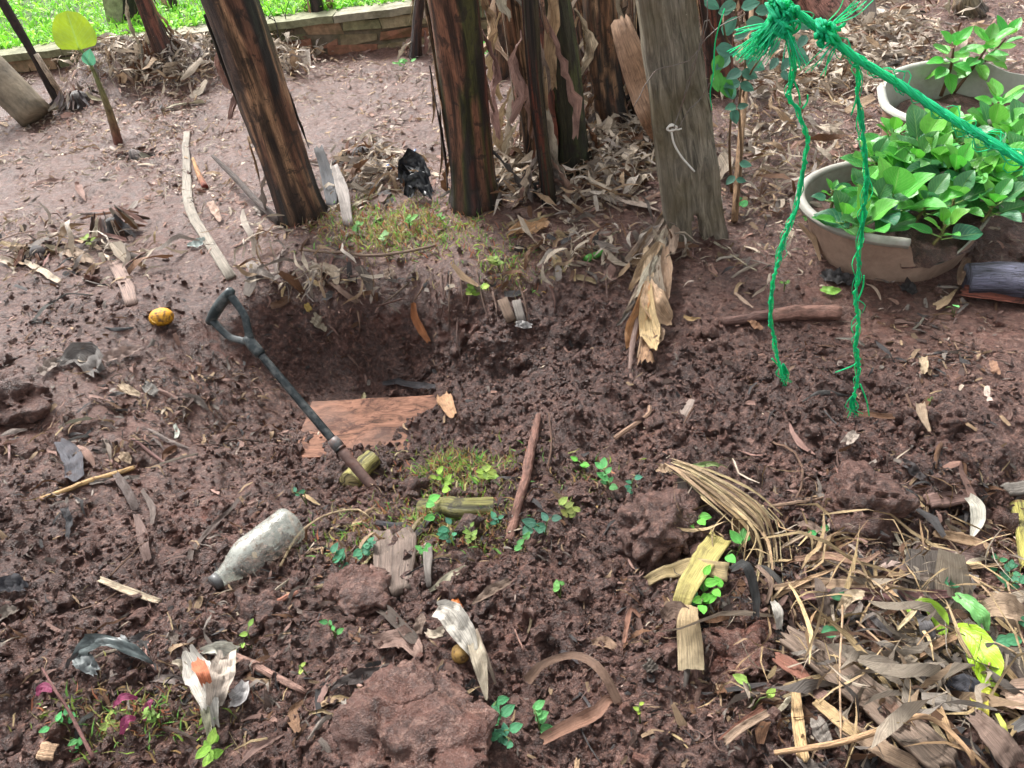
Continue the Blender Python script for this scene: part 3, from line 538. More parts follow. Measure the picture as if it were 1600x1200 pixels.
ribbon(mb, Ps, np.array([30, 56, 50, 38, 26])*mpp(Ps[5]), toCam(Ps[5], .95), nx=8, cup=-.12, ruff=.02, seed=5, col=(.46, .29, .19), torn=.3, thick=.006, edge=.02); mb.build('dry_sheath', M_DRY, label='large tan dry leaf sheath leaning against the left side of the wooden post', cat='dry sheath')
# white cord tied round the post, wires
def on_post(px, py, off=.012):
    d_ = ray(px, py); t_ = np.dot(B0-CAMP, PN)/np.dot(d_, PN); return CAMP+d_*t_+PN*off
mb = MB()
tube(mb, smooth([on_post(1047, 202), on_post(1051, 222), on_post(1062, 242), on_post(1073, 255), on_post(1083, 266)], 14), .0035, 7, (.75, .72, .66))
for k in range(3):
    c0 = on_post(1047, 198); tube(mb, [c0+np.array([math.cos(t)*(.011+.003*k), .002*k, math.sin(t)*(.012-.002*k)])+PN*.004*k for t in np.linspace(0, 6.28, 14)], .003, 6, (.7, .67, .6), cap=False)
tube(mb, smooth([on_post(1047, 200), on_post(1056, 201), on_post(1063, 199)], 5), .003, 6, (.7, .67, .6))
mb.build('tied_cord', M_CORD, label='short white cord knotted to the wooden post', cat='cord')
for k, (pts, lab) in enumerate([([(1100, 0), (1098, 40), (1075, 105), (1062, 160), (1049, 198)], 'thin wire crossing the post from its top right corner'), ([(1118, 60), (1098, 28), (1080, 100), (1052, 190)], 'bent loose wire beside the upper right edge of the post'), ([(1112, 118), (1090, 150), (1068, 172), (1056, 198)], 'twisted wire running up right from the white cord'), ([(1160, 20), (1110, 45), (1070, 90), (1020, 110), (985, 165)], 'long thin wire crossing behind the vine leaves and over the post')]):
    mb = MB(); tube(mb, smooth([on_post(a, b, .02+.006*((i*7) % 3)) for i, (a, b) in enumerate(pts)], 24)+np.random.RandomState(k).normal(0, .0012, (24, 3)), .0016, 5, (.18, .16, .14)); mb.build('wire', M_METAL, label=lab, cat='wire')
# concrete post
Bc = G(196, 72); mb = MB(); Tc = at_y(180, 0, Bc[1]); ax = (Tc-Bc)*2.4; w_ = 15*mpp(Bc)
box8(mb, Bc+ax*.48, (np.array([w_, 0, 0]), np.array([0, w_*.9, 0]), ax*.52), (.33, .33, .20), .004, r); mb.build('concrete_post', M_BRICK, origin=Bc, smooth=False, label='pale green concrete fence post beside the black stump', cat='post')
# leaning log far left
def log(name, label, cat, p0, p1, r0, r1, col, m=M_WOOD, rough_=.1, n=16, seed=1, sides=18, end=None, bend=0):
    mb = MB(); P_ = smooth([p0, (np.array(p0)+np.array(p1))/2+np.array([0, 0, bend]), p1], n); tube(mb, P_, [r0, r1], sides, col, True, rough_, seed); return mb.build(name, m, label=label, cat=cat)
e0 = G(62, 190); e1 = at_y(-20, 108, e0[1]+.15); log('log', 'thick smooth grey tan log leaning in from the left edge', 'log', e0+np.array([.0, 0, .02]), e0+(e1-e0)*2.6, 27*mpp(e0), 30*mpp(e0), (.20, .16, .11), rough_=.05)
mb = MB(); e0 = G(93, 168); a1 = at_y(50, 82, e0[1]); a2 = at_y(2, 0, e0[1]+.02); tube(mb, smooth([e0, (e0+a1)/2, a1, a2, a1+(a2-a1)*2.5], 26), [.022, .022, .028, .025, .03], 9, (.03, .022, .02), True, .15, 3); mb.build('dark_cane', M_STICK, label='long black cane standing at the upper left in front of the lawn', cat='cane')
mb = MB(); tube(mb, smooth([at_y(56, 84, e0[1]-.03), at_y(78, 120, e0[1]-.03), G(98, 155, .02)], 10), [.016, .018, .02], 9, PALE, True, .1, 3); mb.build('pale_cane', M_STRAW, label='short pale dry cane leaning against the long black cane', cat='cane')
# chain link? only its loose bare twigs are seen in front of the wall
for k, (x, y0, y1, x2) in enumerate([(430, 60, 6, 415), (446, 55, 0, 452), (462, 50, 0, 480), (470, 40, -10, 500)]):
    b = G(x+8, y0+14); mb = MB(); tube(mb, smooth([b, at_y(x, (y0+y1)/2, b[1]), at_y(x2, y1, b[1])], 9), [.005, .002], 5, DG, seed=k); tube(mb, smooth([at_y(x, (y0+y1)/2, b[1]), at_y(x2-14, y1+8, b[1])], 5), [.003, .0015], 4, DG); mb.build('bare_twig', M_STICK, label='%s thin bare dark twig standing before the mossy wall' % ['leftmost', 'second', 'third', 'rightmost'][k], cat='twig', group='bare twigs before the wall')

# banana sucker
b = G(184, 222); yb = b[1]; s = thing('banana_sucker', 'young banana sucker with one round yellow green leaf', 'banana plant', b)
mb = MB(); tube(mb, smooth([b-np.array([0, 0, .02]), at_y(172, 178, yb), at_y(150, 120, yb), at_y(135, 90, yb), at_y(121, 72, yb)], 20), [.026, .022, .016, .010, .006], 10, (.16, .05, .04), col2=(.20, .28, .10)); mb.build('stem', M_STICK, s)
mb = MB(); A_ = at_y(124, 78, yb-.01); B_ = at_y(104, 17, yb+.03); leaf(mb, A_, B_, 60*mpp(A_), toCam(A_, .8), (.36, .52, .03), bend=.03, fold=.10, ny=16, nx=8, shape=1.15, wave=.04, blunt=.36); mb.build('leaf_blade', M_GREEN, s)
mb = MB(); A_ = at_y(138, 102, yb-.01); B_ = at_y(141, 76, yb); leaf(mb, A_, B_, 20*mpp(A_), toCam(A_, .8), (.12, .42, .25), ny=8, nx=5); mb.build('small_leaf', M_GREEN, s)

# ------------------------------------------------------------ tubs
def tub(label, c, R0, R1, H, hfun, colout, colin, mout, notchlip, seed=0, tilt=(0, 0)):
    c = np.array(c, float); t = thing('plastic_tub', label, 'plant tub', c); n = 96
    def prof(side):
        V = []; UV = []
        for k in range(n+1):
            th = 2*math.pi*k/n; h = H*hfun(th % (2*math.pi))
            for i in range(9):
                v_ = i/8; z = h*v_; rr = R0+(R1-R0)*(z/H)**.8-side*.007
                rr *= 1+.012*math.sin(3*th+seed)
                V.append(c+[rr*math.cos(th), rr*math.sin(th), z+tilt[0]*rr*math.cos(th)+tilt[1]*rr*math.sin(th)]); UV.append((k/n*6, v_))
        return V, UV
    Vo, Uo = prof(0); Vi, Ui = prof(1); o_ = len(Vo)
    f = [(k*9+i, (k+1)*9+i, (k+1)*9+i+1, k*9+i+1) for k in range(n) for i in range(8)]; mb = MB(); mb.add(Vo, f, colout, Uo); mb.build('outer_wall', mout, t)
    mb = MB(); mb.add(Vi, [q_[::-1] for q_ in f], colin, Ui); V3 = [Vo[k*9+8] for k in range(n+1)]+[Vi[k*9+8] for k in range(n+1)]; mb.add(V3, [(k, k+1, k+n+2, k+n+1) for k in range(n)], colin); mb.build('inner_wall', M_PLASTIC, t)
    segs = []; cur = []
    for k in range(n+1):
        th = 2*math.pi*k/n
        if notchlip(th): cur.append(th)
        else:
            if len(cur) > 3: segs.append(cur)
            cur = []
    if len(cur) > 3: segs.append(cur)
    for sg in segs:
        mb = MB(); P_ = [c+[(R1+.008)*(1+.012*math.sin(3*th+seed))*math.cos(th), (R1+.008)*(1+.012*math.sin(3*th+seed))*math.sin(th), H*hfun(th % (2*math.pi))-.004+tilt[0]*R1*math.cos(th)+tilt[1]*R1*math.sin(th)] for th in sg]
        tube(mb, P_, .0165, 10, colin, True, .03); mb.build('rim', M_PLASTIC, t)
    return t
def sm(x, a, b): x = min(1, max(0, (x-a)/(b-a))); return x*x*(3-2*x)
gb = G(1425, 436); FR = .29; fc = gb+np.array([.015, .215, -.015])
def nf(th):
    a_ = math.degrees(th) % 360
    if 250 < a_ < 326: return 1-.58*sm(a_, 250, 262)*(1-sm(a_, 278, 326)*.95)
    return 1
TF = tub('large muddy brown tub with pale rim and a broken front edge, full of leafy plants', fc, .225, FR, .20, nf, (.36, .25, .185), (.30, .29, .25), M_MUDPLASTIC, lambda th: not (252 < math.degrees(th) % 360 < 326), 1)
bc = at_z(1500, 240, 0)
TBK = tub('grey white cracked tub standing behind the muddy tub', bc, .29, .33, .26, lambda th: 1-.12*sm(math.sin(th*2+1), .2, .8), (.27, .16, .11), (.40, .40, .35), M_MUDPLASTIC, lambda th: 150 < math.degrees(th) % 360 < 275 or 60 < math.degrees(th) % 360 < 120, 2)
for (t_, c_, rr, h_, nm) in ((TF, fc, .268, .145, 'potting_soil'), (TBK, bc, .28, .14, 'potting_soil')):
    a_ = np.linspace(0, 2*math.pi, 61)[:-1]; V = [c_+[0, 0, h_]]; f = []
    for i in range(1, 9):
        for th in a_: V.append(c_+[rr*i/8*math.cos(th), rr*i/8*math.sin(th), h_-(.05*(i/8)**2 if nm and c_ is fc and 248 < math.degrees(th) < 326 else 0)])
    for i in range(0, 8):
        for k in range(60):
            a2 = (k+1) % 60
            f.append((0, 1+k, 1+a2) if i == 0 else (1+(i-1)*60+k, 1+i*60+k, 1+i*60+a2, 1+(i-1)*60+a2))
    V = np.array(V); V[:, 2] += (fbm(V*16, 5, 4)-.5)*.07; mb = MB(); mb.add(V, f, (.5, 0, .3)); mb.build(nm, M_CRUMB, t_)
# leafy plants in the tubs
def rosette(c, n, L, label, seed, grp='leafy plants in the tubs', stalk=.05, colr=(.085, .44, .05), tall=0):
    r_ = random.Random(seed); c = np.array(c, float); t = thing('leafy_plant', label, 'plant', c, grp)
    top = c+np.array([r_.uniform(-.02, .02), r_.uniform(-.02, .02), stalk+tall]); mb = MB(); tube(mb, smooth([c, (c+top)/2+[r_.uniform(-.01, .01), 0, 0], top], 7), [.006, .004], 7, (.22, .20, .07) if not tall else (.12, .07, .035)); mb.build('stem', M_STICK, t)
    for k in range(n):
        an = k*2.399+r_.uniform(-.3, .3); lev = k/n; el = .05+lev*1.0+r_.uniform(-.2, .2); d_ = np.array([math.cos(an)*math.cos(el), math.sin(an)*math.cos(el), math.sin(el)])
        o_ = top-np.array([0, 0, (1-lev)*(stalk+tall*.5)*.7]); Ll = L*(1.15-.5*lev)*r_.uniform(.8, 1.15); A_ = o_+d_*Ll*.35; B_ = A_+d_*Ll
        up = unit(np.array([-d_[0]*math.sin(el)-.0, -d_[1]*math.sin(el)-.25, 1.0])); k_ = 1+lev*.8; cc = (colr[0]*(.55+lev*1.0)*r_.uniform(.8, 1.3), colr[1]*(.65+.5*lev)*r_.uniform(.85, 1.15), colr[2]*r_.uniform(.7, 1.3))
        if r_.random() < .3: cc = (cc[0]*.45, cc[1]*.5, cc[2]*1.3)
        Ll *= r_.choice([.7, 1, 1, 1.15])
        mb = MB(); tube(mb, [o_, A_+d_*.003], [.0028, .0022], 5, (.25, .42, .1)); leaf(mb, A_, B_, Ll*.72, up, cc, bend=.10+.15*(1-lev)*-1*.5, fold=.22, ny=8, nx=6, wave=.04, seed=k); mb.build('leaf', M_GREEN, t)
posd = ['at the left rim of the muddy tub', 'hanging over the front rim below the thin strand', 'at the front centre of the muddy tub', 'in the middle of the muddy tub', 'right of the centre of the muddy tub', 'beside the broken edge of the muddy tub', 'at the right edge of the muddy tub', 'behind the left rim near the back tub', 'between the two tubs', 'low between the tubs toward the right', 'at the far right between the tubs', 'in the shade at the tub centre', 'small seedling just inside the left rim', 'under the thick green rope', 'near the right picture edge', 'at the upper right beside the thick rope']
PLP = [(1330, 322, .08, 9), (1348, 330, .125, 7), (1405, 300, .15, 8), (1440, 255, .12, 10), (1490, 300, .10, 9), (1548, 300, .09, 9), (1545, 245, .12, 10), (1375, 235, .09, 10), (1450, 215, .14, 9), (1500, 205, .11, 9), (1590, 235, .11, 8), (1470, 335, .08, 7), (1305, 285, .05, 7), (1410, 195, .09, 8), (1600, 190, .12, 8), (1545, 190, .12, 8)]
PLP_ = [(1330, 322, .055, 9), (1345, 335, .095, 7), (1405, 305, .115, 8), (1440, 262, .09, 10), (1490, 300, .075, 9), (1560, 300, .06, 9), (1545, 245, .085, 10), (1370, 240, .06, 10), (1450, 225, .10, 9), (1500, 215, .085, 9), (1585, 240, .08, 8), (1470, 330, .07, 7), (1305, 285, .04, 7), (1410, 190, .07, 8), (1595, 190, .09, 8), (1540, 195, .09, 8)]
posd += ['inside the right part of the muddy tub', 'inside the left back of the muddy tub', 'at the back rim of the muddy tub', 'crowded behind the front leaves of the muddy tub', 'low at the left inner wall of the muddy tub']
PLP += [(1520, 275, .11, 10), (1400, 260, .11, 10), (1490, 250, .12, 10), (1440, 300, .10, 9), (1345, 275, .08, 9)]
posd += ['near the right rim of the muddy tub', 'under the rope at the tub back', 'low over the front left rim', 'at the far right between the rims', 'just left of the tub centre', 'in front of the back tub wall']
PLP += [(1575, 265, .11, 10), (1465, 235, .10, 10), (1375, 300, .09, 10), (1580, 210, .10, 10), (1425, 235, .11, 10), (1480, 185, .10, 10)]
for k, (px, py, L_, n_) in enumerate(PLP):
    d_ = ray(px, py); p = at_z(px, py, .24 if py > 250 else .27); base = p-np.array([0, 0, .10]); rosette(base, n_, L_, 'bright green broad leaved plant '+posd[k], 100+k, stalk=.07)
for k, (px, py, n_, L_, lab, b_) in enumerate([(1490, 75, 11, .085, 'tall bright green plant on a bare brown stem at the left of the back tub', (1470, 150)), (1545, 70, 11, .085, 'tall bright green plant leaning right out of the back tub', (1490, 145)), (1572, 60, 9, .075, 'topmost green shoot at the upper right of the back tub', (1495, 140)), (1560, 160, 7, .085, 'upright light green plant at the right of the back tub', (1545, 200))]):
    p1 = at_z(b_[0], b_[1], .15); p2 = at_y(px, py, p1[1]-.02); t = thing('leafy_plant', lab, 'plant', p1, 'leafy plants in the tubs'); mb = MB(); tube(mb, smooth([p1, (p1+p2)/2+[.01, 0, .01], p2], 10), [.008, .004], 7, (.13, .07, .035)); mb.build('stem', M_STICK, t)
    r_ = random.Random(k+50)
    for j in range(n_+5):
        f_ = 1-.45*(j/(n_+5)); o_ = p1+(p2-p1)*(f_ if j > 3 else 1); an = j*2.4+k; el = .9-.11*j; d_ = np.array([math.cos(an)*math.cos(el), math.sin(an)*math.cos(el), math.sin(el)]); A_ = o_+d_*.02; up = unit(np.array([-d_[0]*.5, -d_[1]*.5-.3, 1]))
        mb = MB(); leaf(mb, A_, A_+d_*L_*r_.uniform(.7, 1.1), L_*.62, up, (.10*r_.uniform(.5, 1.5), .44*r_.uniform(.7, 1.1), .05), ny=7, nx=4, seed=j, bend=-.03, fold=.2); mb.build('leaf', M_GREEN, t)

# ------------------------------------------------------------ plank in the pit
pl = [at_z(488, 628, -.280), at_z(696, 616, -.270), at_z(725, 708, -.268), at_z(455, 716, -.282)]
t = thing('old_plank', 'wide worn reddish wooden board lying in the bottom of the pit', 'board', sum(pl)/4)
mb = MB(); nx, ny = 30, 14; V = []; UV = []
for sd_ in (0, 1):
    for i in range(ny+1):
        for j in range(nx+1):
            u_, v_ = j/nx, i/ny; p = (pl[3]*(1-u_)+pl[2]*u_)*(1-v_)+(pl[0]*(1-u_)+pl[1]*u_)*v_; V.append(p-np.array([0, 0, .034*sd_])); UV.append((v_*1.0, u_*5))
V = np.array(V); wob = (vnoise(V*[12, 12, 0]+3, 3)-.5)*.006; V[:, 1] += wob; V[:, 0] += (vnoise(V*[14, 14, 0]+9, 3)-.5)*.008; K = nx+1; M2 = K*(ny+1)
V[:M2, 2] += (fbm(V[:M2]*[6, 50, 1], 4, 3)-.5)*.006
f = [(i*K+j, i*K+j+1, (i+1)*K+j+1, (i+1)*K+j) for i in range(ny) for j in range(nx)]; f += [tuple(x+M2 for x in q_[::-1]) for q_ in f]
for j in range(nx): f += [(j, j+M2, j+1+M2, j+1), (ny*K+j, ny*K+j+1, ny*K+j+1+M2, ny*K+j+M2)]
for i in range(ny): f += [(i*K, (i+1)*K, (i+1)*K+M2, i*K+M2), (i*K+nx, i*K+nx+M2, (i+1)*K+nx+M2, (i+1)*K+nx)]
mb.add(V, f, (.21, .105, .07), UV)
q = NT('plank_wood'); at = q.N('Attribute', attribute_name='tint'); n1 = q.noise(q.coord('UV', (9, .8, 1)), 1, 8, .72, 1.5); r1 = q.ramp(n1, 0, [(.33, g(.15)), (.47, g(.85)), (.66, g(1.5))]); c = q.mix(1.0, (at, 0), (r1, 0), 'MULTIPLY')
n2 = q.noise(q.coord('Object', (1, 1.6, 1)), 9, 8, .75, .6); r2 = q.ramp(n2, 0, [(.49, g(0)), (.58, g(.9))]); c = q.mix((r2, 0), (c, 0), (.055, .026, .02)); n3 = q.noise(q.coord('Object'), 4.5, 4, .6); r3 = q.ramp(n3, 0, [(.50, g(0)), (.66, g(.6))]); c = q.mix((r3, 0), (c, 0), (.13, .085, .07))
b_ = q.bump(n1, 0, .6, .004); b_ = q.bump(n2, 0, .4, .004, b_); q.L(c, 0, q.b, 'Base Color'); q.L(b_, 0, q.b, 'Normal'); q.b.inputs['Roughness'].default_value = .8; q.b.inputs['Specular IOR Level'].default_value = .2; mb.build('board', q.m, t, smooth=False)

# ------------------------------------------------------------ spade
e = G(583, 762); tb = np.linalg.norm(e-CAMP); up_ = at_t(348, 484, tb+.17); sx = unit(up_-e)
def onax(px, py):   # the point of the shaft's axis nearest to a photo position
    d_ = ray(px, py); w0 = CAMP-e; b = np.dot(d_, sx); dd = np.dot(d_, w0); ee = np.dot(sx, w0); s_ = (ee-b*dd)/(1-b*b); return e+sx*s_
sp = thing('spade', 'spade with black D handle and tube shaft stuck in the soil of the pit', 'spade', e)
sideV = unit(np.cross(sx, ray(460, 620))); pj = onax(400, 548); pf = onax(527, 700); ptop = onax(343, 480)
mb = MB(); tube(mb, smooth([pj, (pj+pf)/2, pf], 12), [.0118, .0125, .013], 16, (.012, .018, .02)); mb.build('shaft', M_BLACK, sp)
mb = MB(); tube(mb, [pf-sx*.005, pf+sx*.012, pf+sx*.03], [.0175, .0185, .016], 16, (.12, .12, .12)); tube(mb, [pf-sx*.012, pf-sx*.004], [.018, .018], 16, (.01, .01, .01)); mb.build('collar', M_METAL, sp)
mb = MB(); tube(mb, smooth([pf-sx*.01, pf*.5+e*.5, e, e-sx*.06], 12), [.016, .0155, .0145, .014], 14, (.16, .10, .085), rough=.04); mb.build('socket', M_METAL, sp)
mb = MB(); Pb = [e-sx*(.04+.26*i/8) for i in range(9)]; ribbon(mb, Pb, [.05, .15, .17, .165, .16, .15, .11], unit(np.cross(sideV, sx)), nx=8, cup=.08, ruff=0, torn=0, thick=.003, edge=0, col=(.2, .17, .15)); mb.build('blade', M_METAL, sp)
rot = -.72; fwdv = np.cross(sx, sideV); hv = unit(sideV*math.cos(rot)+fwdv*math.sin(rot)); hw = .058
j0 = pj-sx*.0; mb = MB(); tube(mb, smooth([j0-sx*.02, j0+sx*.02, j0+sx*.05], 6), [.016, .018, .015], 14, (.025, .035, .038)); mb.build('handle_neck', M_BLACK, sp)
for sg, nm in ((1, 'handle_arm'), (-1, 'handle_arm')):
    mb = MB(); tube(mb, smooth([j0+sx*.03, j0+sx*.065+hv*sg*.028, j0+sx*.10+hv*sg*.05, ptop+hv*sg*hw], 14), [.013, .012, .011, .013], 12, (.02, .03, .033), squash=.75); mb.build(nm, M_BLACK, sp)
mb = MB(); tube(mb, smooth([ptop-hv*(hw+.014), ptop+sx*.004, ptop+hv*(hw+.014)], 10), [.013, .017, .0175, .017, .013], 14, (.022, .035, .038)); mb.build('grip', M_BLACK, sp)

# ------------------------------------------------------------ bottle
b0 = G(462, 838, .045); b1 = G(352, 915, .03); ax = unit(b1-b0); bt = thing('plastic_bottle', 'dirty clear plastic bottle lying on the soil', 'bottle', b0)
Lb = np.linalg.norm(b1-b0)*1.12; Rb = 31*mpp(b0); st = b0-ax*Lb*.06
pr = [(-.012, .02), (-.004, .6), (.015, .85), (.045, .98), (.08, 1), (.2, .97), (.35, .99), (.5, .97), (.58, 1), (.66, .93), (.74, .78), (.82, .60), (.9, .44), (.95, .36), (.96, .42), (.975, .42), (.98, .36), (1.0, .36)]
mb = MB(); tube(mb, [st+ax*Lb*a_ for a_, _ in pr], [Rb*b_ for _, b_ in pr], 28, (1, 1, 1), True, .012, 3)
V = np.array(mb.v[0]); mb.v[0] = V; bo = mb.build('bottle_body', M_BOTTLE, bt)
bo.modifiers.new('sub', 'SUBSURF').render_levels = 1
mb = MB(); tube(mb, [st+ax*Lb*.975, st+ax*Lb*1.05], [Rb*.40, Rb*.38], 16, (.10, .10, .10)); mb.build('bottle_cap', M_BLACK, bt)
# ------------------------------------------------------------ hand placed pieces of leaf, bark, stick
SEED = [500]
def RB(name, label, cat, pts, w, col, m=None, lift=.012, cup=.18, ruff=.06, torn=.4, twist=0, nx=5, n=14, thick=0, tilt=.5, parent=None, col2=None, edge=.08, group=None, stiff=False):
    SEED[0] += 1
    P_ = drape(pts, n, lift, stiff); k = mpp(P_.mean(0)); N_ = toCam(P_.mean(0), tilt); mb = MB()
    ribbon(mb, P_, np.atleast_1d(w)*k, N_, nx=nx, cup=cup, ruff=ruff, seed=SEED[0]*13, col=jit(col, .08), torn=torn, twist=twist, thick=thick, edge=edge, col2=col2)
    return mb.build(name, m or M_DRY, parent, label=label, cat=cat, group=group)
def TB(name, label, cat, pts, r_, col, m=None, lift=None, rough_=.12, n=16, sides=9, parent=None, col2=None, stiff=False, group=None):
    SEED[0] += 1; P_ = drape(pts, n, 0, stiff); k = mpp(P_.mean(0)); rr = np.atleast_1d(r_)*k; P_[:, 2] += (rr.mean()*.8 if lift is None else lift); mb = MB()
    tube(mb, P_, rr, sides, jit(col, .08), True, rough_, SEED[0], col2); return mb.build(name, m or M_STICK, parent, label=label, cat=cat, group=group)
LF = 'dry leaf'
RB('wood_strip', 'long pale bent wooden strip lying on the upper left soil', 'wood strip', [(293, 208), (293, 280), (298, 330), (330, 385), (362, 436)], [11, 12, 14, 13, 12], (.24, .21, .175), M_WOOD, .012, 0, .01, .2, thick=.012, edge=.04)
RB('wood_strip', 'short flat greyish brown slat half sunk left of the yellow fruit', 'wood strip', [(180, 412), (196, 445), (207, 478)], [20, 21, 19], (.24, .16, .13), M_WOOD, .010, 0, .01, .1, thick=.012)
TB('branch', 'knobbly reddish branch lying along the front slope of the loose soil', 'branch', [(842, 652), (832, 700), (820, 760), (806, 815), (795, 850)], [5, 7, 8, 7, 7], (.15, .075, .055), rough_=.5, n=30)
TB('branch', 'thick broken stick lying between the two hanging green strands', 'branch', [(1203, 503), (1250, 497), (1309, 497)], [11, 12, 12], (.22, .12, .09), rough_=.2)
TB('branch', 'soil covered stick joining the broken stick from the left', 'branch', [(1130, 508), (1170, 503), (1206, 499)], [7, 8, 8], (.13, .07, .055), rough_=.3)
t = thing('banana_log', 'cut banana stem with bluish black skin lying right of the muddy tub', 'banana stem', G(1560, 465))
P_ = smooth([G(1506, 452, .035), G(1560, 455, .04), G(1625, 462, .045), G(1660, 466, .045)], 20); mb = MB(); tube(mb, P_, np.array([26, 28, 28, 28])*mpp(P_[0]), 22, (.085, .085, .12), True, .06, 4); mb.build('skin', M_SHEATH, t)
RB('lower_sheath', None, None, [(1498, 464), (1540, 470), (1600, 476), (1650, 480)], [20, 24, 22], (.20, .06, .035), M_SHEATH, .02, .3, .02, parent=t); RB('peeling_edge', None, None, [(1505, 425), (1497, 445), (1492, 466)], [10, 14, 6], (.2, .12, .08), M_DRY, .05, parent=t, stiff=True)
RB('dry_leaf', 'dark crumpled leaf flake under the front of the muddy tub', LF, [(1285, 432), (1308, 440), (1335, 444)], [16, 28, 12], DG, ruff=.15)
RB('green_leaf', 'small bright green leaf on the soil left of the right hand strand', 'leaf', [(1282, 456), (1298, 460), (1313, 458)], [8, 16, 4], (.25, .5, .08), M_WEED)
RB('dry_leaf', 'black folded leaf fragment in front of the muddy tub', LF, [(1410, 448), (1420, 458), (1428, 466)], [18, 20, 10], (.035, .03, .03), ruff=.1)
RB('dry_leaf', 'tan curled leaf pointing down beside the end of the bluish stem', LF, [(1460, 485), (1478, 475), (1496, 455)], [14, 12, 4], TAN, twist=1)
RB('dry_leaf', 'broad tan maple shaped dry leaf on the bank above the pit', LF, [(800, 368), (820, 362), (838, 358), (856, 348)], [16, 34, 30, 8], (.56, .33, .17), ruff=.10, torn=.9, edge=.25, nx=7)
TB('green_stalk', 'short cut bright green stalk on the bank left of the dry leaf bunch', 'stalk', [(915, 411), (935, 400), (954, 388)], [6, 5, 3], (.12, .45, .08), M_WEED, rough_=.02)
TB('twig', 'long thin curved twig lying along the lip of the pit', 'twig', [(470, 397), (520, 402), (580, 407), (630, 402), (682, 391)], [2.2, 2.5, 2], (.20, .13, .09), lift=.02)
TB('twig', 'forked thin twig sticking up from the litter left of the dry leaf bunch', 'twig', [(890, 350), (925, 335), (945, 320), (975, 298)], [1.5, 1.6, 1.2], (.24, .17, .12), lift=.03)
RB('bark_strip', 'orange brown strip of bark stuck upright in the pit wall', 'bark', [(648, 482), (650, 505), (660, 525), (672, 543)], [8, 11, 11, 6], (.42, .17, .07), M_DRY, .025, .3, .05, tilt=.8, stiff=True)
for k, (a, b, c_) in enumerate([((786, 478), (800, 512), 17), ((808, 480), (816, 514), 14)]): RB('wood_chip', ['brown square wood chip standing in the pit wall, left of the pair', 'grey square wood chip standing in the pit wall, right of the pair'][k], 'wood chip', [a, b], c_, [(.12, .075, .05), (.15, .13, .11)][k], M_WOOD, .03, 0, .01, .05, thick=.01, tilt=.9, stiff=True, n=4)
RB('white_scrap', 'tiny white crumpled scrap below the two wood chips in the bank', 'scrap', [(808, 518), (820, 519), (832, 520)], [9, 12, 6], (.7, .68, .66), M_DRY, .03, ruff=.2, tilt=.9, stiff=True)
# yellow fruit
p = G(255, 502, .018); V, f = ICO3; mb = MB(); V = V*np.array([1, .9, .72])*19*mpp(p)*(1+.16*(fbm(V*1.7, 3, 3)-.5)[:, None]); mb.add(V+p, [*f], (.62, .30, .015)); ft = thing('fallen_fruit', 'rotting yellow orange fruit on the soil left of the spade handle', 'fruit', p); mb.build('flesh', M_PEEL, ft)
RB('peel_edge', None, None, [(238, 502, .01), (247, 511, .01), (260, 514, .01)], [4, 6, 4], (.65, .42, .12), M_PEEL, .012, .3, parent=ft)
RB('orange_peel', 'small bright orange peel on the soil below the bark block', 'peel', [(700, 937), (712, 945), (723, 955)], [10, 17, 8], (.62, .17, .03), M_PEEL, .008, -.1)
# bark block
RB('bark_block', 'dark rectangular chunk of bark among the green weeds', 'bark', [(618, 835), (620, 865), (618, 900), (616, 932)], [62, 66, 60, 50], (.12, .085, .07), M_WOOD, .022, .05, .03, .25, thick=.03, nx=8, tilt=.6)
RB('bark_block', 'narrow dark bark splinter right beside the bark block', 'bark', [(671, 862), (670, 895), (672, 925)], [14, 16, 10], (.15, .13, .11), M_WOOD, .02, .1, .03, .3, thick=.012)
# cut banana stem pieces
def cutstem(label, pts, rr, col, colend, seed=1):
    P_ = drape(pts, 14, 0); k = mpp(P_.mean(0)); P_[:, 2] += rr[0]*k*.7; t_ = thing('cut_stem', label, 'banana stem', P_[0]); mb = MB(); tube(mb, P_, np.array(rr)*k, 16, col, False, .08, seed); mb.build('rind', M_SHEATH, t_)
    dd = unit(P_[-1]-P_[-2]); mb = MB(); tube(mb, [P_[-1]-dd*.004, P_[-1]+dd*.001], np.array([rr[-1], rr[-1]*.96])*k*.97, 16, colend, True, .05, seed); mb.build('cut_face', M_SHEATH, t_); return t_
cutstem('yellowish black cut banana stem lying among the weeds in front of the spade', [(664, 800), (720, 802), (772, 802)], [15, 16, 18], (.13, .12, .035), (.12, .05, .03), 3)
cutstem('yellow green cut stem end just behind the foot of the spade', [(585, 722), (566, 742), (548, 762)], [15, 16, 17], (.28, .25, .08), (.4, .33, .15), 5)
cutstem('long yellow green banana stem standing at the right edge of the photo', [(1612, 905), (1600, 850), (1588, 795)], [17, 15, 13], (.30, .27, .07), (.3, .14, .08), 6)
RB('stem_piece', 'pale yellow flat piece of banana stem pointing up, right of the large clod', 'banana stem', [(1062, 968), (1075, 930), (1100, 890), (1125, 855)], [26, 30, 34, 32], (.46, .38, .13), M_DRY, .035, .10, .02, .15, thick=.01, nx=7)
RB('stem_piece', 'tan cut banana stem piece crossing under the pale yellow piece', 'banana stem', [(1012, 917), (1050, 903), (1090, 895), (1135, 905)], [16, 22, 22, 26], (.45, .34, .18), M_DRY, .02, .2, .03, .2, thick=.008)
RB('dry_leaf', 'square tan and grey leaf piece hanging over a small hollow at bottom centre', LF, [(1078, 978, .05), (1074, 1000, .05), (1078, 1030, .03), (1080, 1060, .01)], [22, 36, 40, 40], (.46, .33, .18), M_DRY, .02, -.08, .015, .08, nx=6, tilt=.8, col2=(.5, .4, .25), edge=.02, stiff=True)
